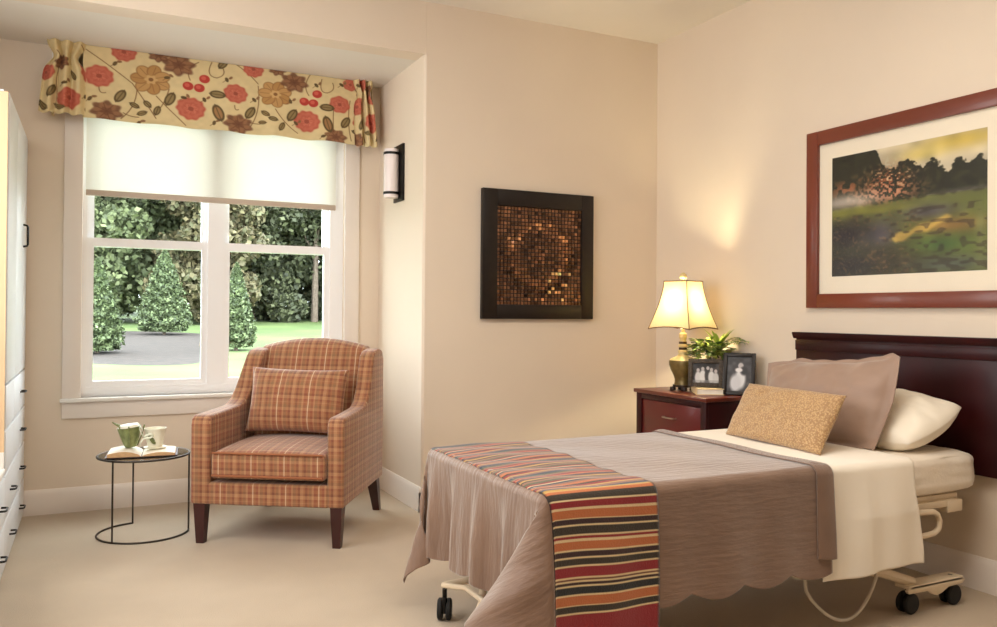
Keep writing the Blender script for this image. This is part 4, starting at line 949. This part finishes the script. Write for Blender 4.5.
W = MB(); bb(W, 2.45, 2.80, 2.17, 2.30, .178, .205); W.build('side_step', M_cream_metal, t)
for x0, x1 in ((1.75, 2.35), (2.45, 2.05)):
    for y in (2.36, 2.80):
        W = MB(); W.tube([P3(x0, y, .20), P3(x1, y, .41)], .016, 10); W.build('lift_arm', M_cream_metal, t)
def caster(x, y, rz=0):
    c = bpy.data.objects.new('caster', None); COL.objects.link(c); c.parent = t; c.location = P3(x, y, 0); c.rotation_euler = (0, 0, rz)
    W = MB()
    for s_ in (-1, 1):
        Mx = Matrix.Translation((0, s_ * .016, .040)) @ Matrix.Rotation(PI / 2, 4, 'X')
        W.lathe([(.0, -.010), (.034, -.010), (.040, -.005), (.040, .005), (.034, .010), (0, .010)], n=28, M=Mx, cap=False)
    W.build('wheel', M_rubber, c)
    W = MB(); W.box(-.03, .03, -.006, .006, .03, .085, bev=.003); W.tube([(0, 0, .07), (0, 0, .115)], .009, 10); W.build('fork', M_black, c)
for yb in (2.17, 2.93):
    caster(2.835, yb); caster(3.085, yb)
    s_ = 1 if yb < 2.5 else -1
    W = MB(); W.prism([(x - 2.2, z) for x, z in ((2.79, .098), (2.82, .112), (3.11, .112), (3.13, .10), (3.11, .086), (3.03, .084), (2.99, .066), (2.965, .060), (2.94, .066), (2.91, .084), (2.80, .086))], yb - 2.58 - .035, yb - 2.58 - .022, 'y', bev=.002); W.box(2.80 - 2.2, 3.12 - 2.2, yb - 2.58 - .035, yb - 2.58 + .03, .100, .115, bev=.004); W.build('caster_bracket', M_cream_metal, t)
    W = MB(); W.tube([P3(2.62, yb + s_ * .04, .185), P3(2.72, yb + s_ * .02, .165), P3(2.86, yb, .115)], .020, 10); W.build('base_arm', M_cream_metal, t)
for yb in (2.40, 2.862):
    caster(1.19, yb, math.radians(62))
    W = MB(); W.tube([P3(1.19, yb, .128), P3(1.30, yb, .135), P3(1.38, yb, .14), P3(1.60, yb - .02, .19)], .013, 10); W.build('base_arm', M_cream_metal, t)
W = MB(); W.tube([P3(1.32, 2.84, .15), P3(1.30, 2.76, .14), P3(1.27, 2.70, .11), P3(1.22, 2.66, .05), P3(1.26, 2.56, .03), P3(1.38, 2.48, .035), P3(1.52, 2.46, .10), P3(1.60, 2.5, .19)], .014, 12); W.build('brake_bar', M_cream_metal, t)
W = MB(); W.tube([P3(1.18, 2.40, .13), P3(1.24, 2.52, .135), P3(1.24, 2.78, .135), P3(1.18, 2.862, .13)], .010, 10); W.build('cross_bar', M_cream_metal, t)
W = MB()
pts = [P3(2.30, 2.19, .30)] + [P3(2.30 + .36 * f, 2.17 - .02 * math.sin(PI * f), .16 - .125 * math.sin(PI * min(1, f * 1.0)) ** .8) for f in np.linspace(0.0, 1, 18)] + [P3(2.68, 2.19, .19)]
W.tube(pts, .006, 8); W.build('power_cord', simple('white_cable', rgb(210, 200, 184), .5), t)

# pillows on the bed
def droop_sham(U, V): return .035 * np.abs(U) ** 3 * (V > 0) * V * -1 + .02 * U * V
placed('bed_pillow', pillow_mb(.66, .40, .20, seed=9, pull_=.10, wr=.012, rc=.5), M_pillow, (3.035, 2.485, .708), (math.radians(-68), math.radians(0), math.radians(-90)),
       'white pillow lying flat behind the mocha pillow against the headboard', 'pillow')
mb = pillow_mb(.76, .445, .17, seed=14, pull_=.12, wr=.014, flange=.07, droop=droop_sham, rc=.34, zmod=lambda U, V: .012 * U * V + .006 * np.abs(np.sin(U * 9)) * np.abs(V) ** 6 - .035 * (1 - U ** 2) * np.clip(V, 0, 1) ** 2 - .055 * np.clip((-U - .55) / .45, 0, 1) * np.clip(V, 0, 1) - .03 * np.clip((U - .85) / .15, 0, 1) * np.clip(V, 0, 1))
placed('pillow_sham', mb, M_sham, (2.885, 2.622, .785), (math.radians(-24), math.radians(-3), math.radians(-92)),
       'large mocha brown flanged pillow standing behind the gold pillow', 'pillow')
placed('throw_pillow', pillow_mb(.585, .258, .115, seed=21, pull_=.05, wr=.005), M_gold, (2.60, 2.588, .722), (math.radians(-30), math.radians(0), math.radians(-95)),
       'narrow gold woven lumbar pillow in front of the mocha pillow', 'pillow')

# ================================================================== OUTDOORS
def gz(d): return -.30 + max(0, d - 6) * .0324
m, nt, b = newmat('lawn_grass'); M_lawn = m
n = noise(nt, .35, 5); r = ramp(nt, n.outputs['Fac'], [(0.35, rgb(62, 78, 34)), (0.5, rgb(74, 92, 42)), (0.65, rgb(88, 104, 52))]); nt.links.new(r.outputs['Color'], b.inputs['Base Color']); b.inputs['Roughness'].default_value = .95
W = MB(); nx, ny = 12, 24; Xg, Yg = np.meshgrid(np.linspace(-30, 50, nx), np.concatenate([[5.48, 6], np.linspace(7, 60, ny)]), indexing='ij')
Zg = -.30 + np.maximum(0, Yg - 6) * .0324; W.grid(np.stack([Xg, Yg, Zg], -1)); o = W.build('lawn', M_lawn); tag(o, 'sunlit lawn outside the window', 'grass', kind='stuff')
m = simple('mulch', rgb(48, 39, 34), .95, nscale=6, var=.35, bstr=.5, bscale=20)
W = MB(); N = 48; vs = [(.9, 23.6, gz(23.6) + .05)]
for k in range(N):
    a = 2 * PI * k / N; x, y = .9 + 2.5 * math.cos(a) + .4 * math.sin(3 * a), 23.6 + 6.0 * math.sin(a) + .3 * math.cos(2 * a); vs.append((x, y, gz(y) + .002))
W.add(vs, [(0, 1 + k, 1 + (k + 1) % N) for k in range(N)])
W.build('mulch_bed', m); o = bpy.data.objects['mulch_bed']; tag(o, 'brown mulch bed around the young evergreens on the lawn', 'mulch', kind='stuff')

def foliage(n, fn, size, cols, seed, jit=.5):
    r_ = np.random.default_rng(seed); P = fn(r_, n); a = r_.normal(size=(n, 3)); a /= np.linalg.norm(a, axis=1)[:, None]; b_ = np.cross(a, r_.normal(size=(n, 3))); b_ /= np.linalg.norm(b_, axis=1)[:, None]
    s_ = size * r_.uniform(.6, 1.4, (n, 1)); V = np.stack([P - a * s_ * .5, P + b_ * s_ * .35, P + a * s_ * .5, P - b_ * s_ * .35], 1).reshape(-1, 3)
    mb = MB(); mb.v = V.tolist(); mb.f = [(4 * i, 4 * i + 1, 4 * i + 2, 4 * i + 3) for i in range(n)]
    mb.v = [tuple(v_) for v_ in mb.v]
    C = np.array(cols)[r_.integers(0, len(cols), n)] / 255. * np.array([1.06, 1.03, .88]) * r_.uniform(.85, 1.15, (n, 1)); return mb, np.clip(np.repeat(C, 4, 0), 0, 1)
def conifer(x, y, h, w, label, seed):
    t = thing('young_evergreen', label, 'tree', (x, y, gz(y)), group=None)
    def fn(r_, n):
        f = r_.random(n) ** 1.4; ang = r_.uniform(0, 2 * PI, n); lay = .82 + .18 * np.sin(f * 46 + 3 * np.sin(ang * 3)); rad = w / 2 * (1 - f) ** .75 * (r_.random(n) ** .35) * lay * (1 - .3 * np.clip(.12 - f, 0, 1) / .12)
        return np.stack([rad * np.cos(ang), rad * np.sin(ang), np.maximum(.02, .05 * h) + f * h * .95], -1)
    mb, c = foliage(12000, fn, .085, [(80, 94, 70), (70, 84, 62), (90, 104, 80), (60, 72, 54)], seed); mb.build('foliage', M_foliage, t, smooth=0, col=c)
    W = MB(); W.tube([(0, 0, -.05), (0, 0, h * .9)], .05, 8, r_end=.01); W.build('trunk', M_bark, t)
# x = y * tan(view angle)
conifer(27 * .0720, 27.0, 2.60, 1.95, 'young conical evergreen seen in the middle of the left window pane', 41)
conifer(20.3 * .004, 20.3, 2.1, 1.35, 'young evergreen cut off by the left edge of the window', 42)
conifer(20.8 * .150, 20.8, 2.1, 1.15, 'young evergreen beside the window mullion in the right pane', 43)
def bigtree(x, y, h, w, low, cols, label, seed, n=7000, size=.42):
    t = thing('broadleaf_tree', label, 'tree', (x, y, gz(y)))
    r0 = np.random.default_rng(seed); K = 44; cen = np.stack([r0.uniform(-.5, .5, K) * w, r0.uniform(-.4, .4, K) * w, low + r0.random(K) * (h - low)], -1); rad = r0.uniform(.20, .32, K) * w
    def fn(r_, n):
        k = r_.integers(0, K, n); d = r_.normal(size=(n, 3)); d /= np.linalg.norm(d, axis=1)[:, None]; return cen[k] + d * (rad[k] * r_.random(n) ** .3)[:, None] * np.array([1, 1, .75])
    mb, c = foliage(n, fn, size, cols, seed); mb.build('crown', M_foliage, t, smooth=0, col=c)
    W = MB(); W.tube([(0, 0, -.1), (.05, 0, h * .4), (0, .05, h * .8)], .16, 8, r_end=.05)
    for k in range(6): c_ = cen[k * 4]; W.tube([(0, 0, max(.5, c_[2] * .5)), tuple(c_)], .05, 6, r_end=.02)
    W.build('trunk', M_bark, t)
G1 = [(88, 98, 76), (78, 88, 68), (98, 108, 86), (70, 80, 62)]; G2 = [(104, 110, 80), (94, 100, 72), (114, 118, 92), (82, 88, 66)]; G3 = [(74, 80, 64), (66, 72, 58), (84, 90, 74), (58, 64, 54)]; G4 = [(88, 82, 66), (80, 76, 60), (96, 92, 76), (72, 74, 56)]
TL = [(-.6, 35, 10, 4.4, .3, G1, 'tree in the tree line behind the left-edge evergreen, first from the left'),
      (2.0, 37, 9, 4.2, .2, G1, 'tree in the tree line just behind the conical evergreen'),
      (4.1, 34, 8, 3.4, .4, G4, 'brownish tree in the tree line at right of the left pane'),
      (6.2, 37, 10, 4.2, .1, G3, 'dark tree in the tree line at left of the right pane'),
      (8.7, 36, 9, 4.0, .0, G3, 'dark tree in the tree line in the middle of the right pane'),
      (10.2, 39, 9, 4.4, .0, G3, 'dark tree set back between two others right of the middle of the right pane'),
      (12.3, 36, 10, 4.6, .0, G3, 'dark tree in the tree line at far right of the right pane'),
      (14.6, 38, 10, 4.8, .1, G1, 'tree beyond the lawn, farthest right in the tree line'),
      (1.2, 46, 13, 7.5, 2.5, G2, 'tall pale tree rising behind the tree line in the left pane'),
      (8.2, 45, 13, 7.5, 2.8, G2, 'tall pale tree rising behind the tree line in the right pane'),
      (15.5, 46, 13, 7.5, 1.5, G1, 'tall tree rising behind the far right end of the tree line')]
for k, q in enumerate(TL): bigtree(*q, seed=60 + k, n=26000, size=.24 if q[1] < 40 else .34)
W = MB(); W.tube([(2.42, 22.1, gz(22.1) - .02), (2.58, 22.1, gz(22.1) + .85)], .018, 8); o = W.build('garden_stake', M_bark); tag(o, 'thin dark leaning stake at the edge of the mulch bed', 'stake')

# ================================================================== LIGHT
wd = bpy.data.worlds.new('World'); SC.world = wd; wd.use_nodes = True
bg = wd.node_tree.nodes['Background']; bg.inputs['Color'].default_value = (0.88, 0.95, 1.0, 1); bg.inputs['Strength'].default_value = 11.0
def light(name, typ, loc, rot, energy, col, **k):
    d = bpy.data.lights.new(name, typ); d.energy = energy; d.color = col
    for a, v_ in k.items(): setattr(d, a, v_)
    o = bpy.data.objects.new(name, d); COL.objects.link(o); o.location = loc; o.rotation_euler = rot; return o
s = light('sun', 'SUN', (0, -5, 20), (math.radians(38), 0, math.radians(25)), 1.5, (1.0, .96, .88), angle=math.radians(3))
light('ceiling_fill_light', 'AREA', (1.3, 1.6, 2.90), (0, 0, 0), 50, (1.0, .93, .83), shape='RECTANGLE', size=1.6, size_y=1.2)  # added warm room fill under the ceiling, no known fixture there
light('side_fill_light', 'AREA', (-.90, 2.75, 1.75), (0, math.radians(-90), 0), 55, (.97, .98, 1.0), shape='RECTANGLE', size=1.5, size_y=2.3)  # added soft fill at the unseen left wall, which has no window
light('lamp_bulb_light', 'POINT', (LX, LY, LZ + .50), (0, 0, 0), 27, (1.0, .84, .50), shadow_soft_size=.03)
p = light('window_portal', 'AREA', (.70, YW + .2, 1.5), (math.radians(-90), 0, 0), 1, (1, 1, 1), shape='RECTANGLE', size=1.6, size_y=1.9)
p.data.cycles.is_portal = True

# ================================================================== CAMERA
f, yaw, pitch, roll, cyp = 825.075, .456490, .00819969, .0072046, 305.435
fwd = Vector((math.sin(yaw) * math.cos(pitch), math.cos(yaw) * math.cos(pitch), math.sin(pitch)))
rt = Vector((math.cos(yaw), -math.sin(yaw), 0)); up = rt.cross(fwd)
r_ = rt * math.cos(roll) + up * math.sin(roll); u_ = up * math.cos(roll) - rt * math.sin(roll)
cam = bpy.data.cameras.new('camera'); co = bpy.data.objects.new('camera', cam); COL.objects.link(co)
co.matrix_world = Matrix(((r_.x, u_.x, -fwd.x, 0), (r_.y, u_.y, -fwd.y, 0), (r_.z, u_.z, -fwd.z, 1.15), (0, 0, 0, 1)))
cam.sensor_width = 36; cam.lens = f / 997 * 36; cam.shift_x = 0; cam.shift_y = -(313.5 - cyp) / 997; cam.clip_start = .05; cam.clip_end = 300
SC.camera = co
SC.view_settings.view_transform = 'Standard'; SC.view_settings.look = 'None'; SC.view_settings.gamma = 1; SC.view_settings.exposure = 0.08
SC.view_settings.use_curve_mapping = False
SC.cycles.use_denoising = True; SC.cycles.max_bounces = 10; SC.cycles.diffuse_bounces = 6; SC.cycles.transparent_max_bounces = 12
SC.cycles.sample_clamp_indirect = 6
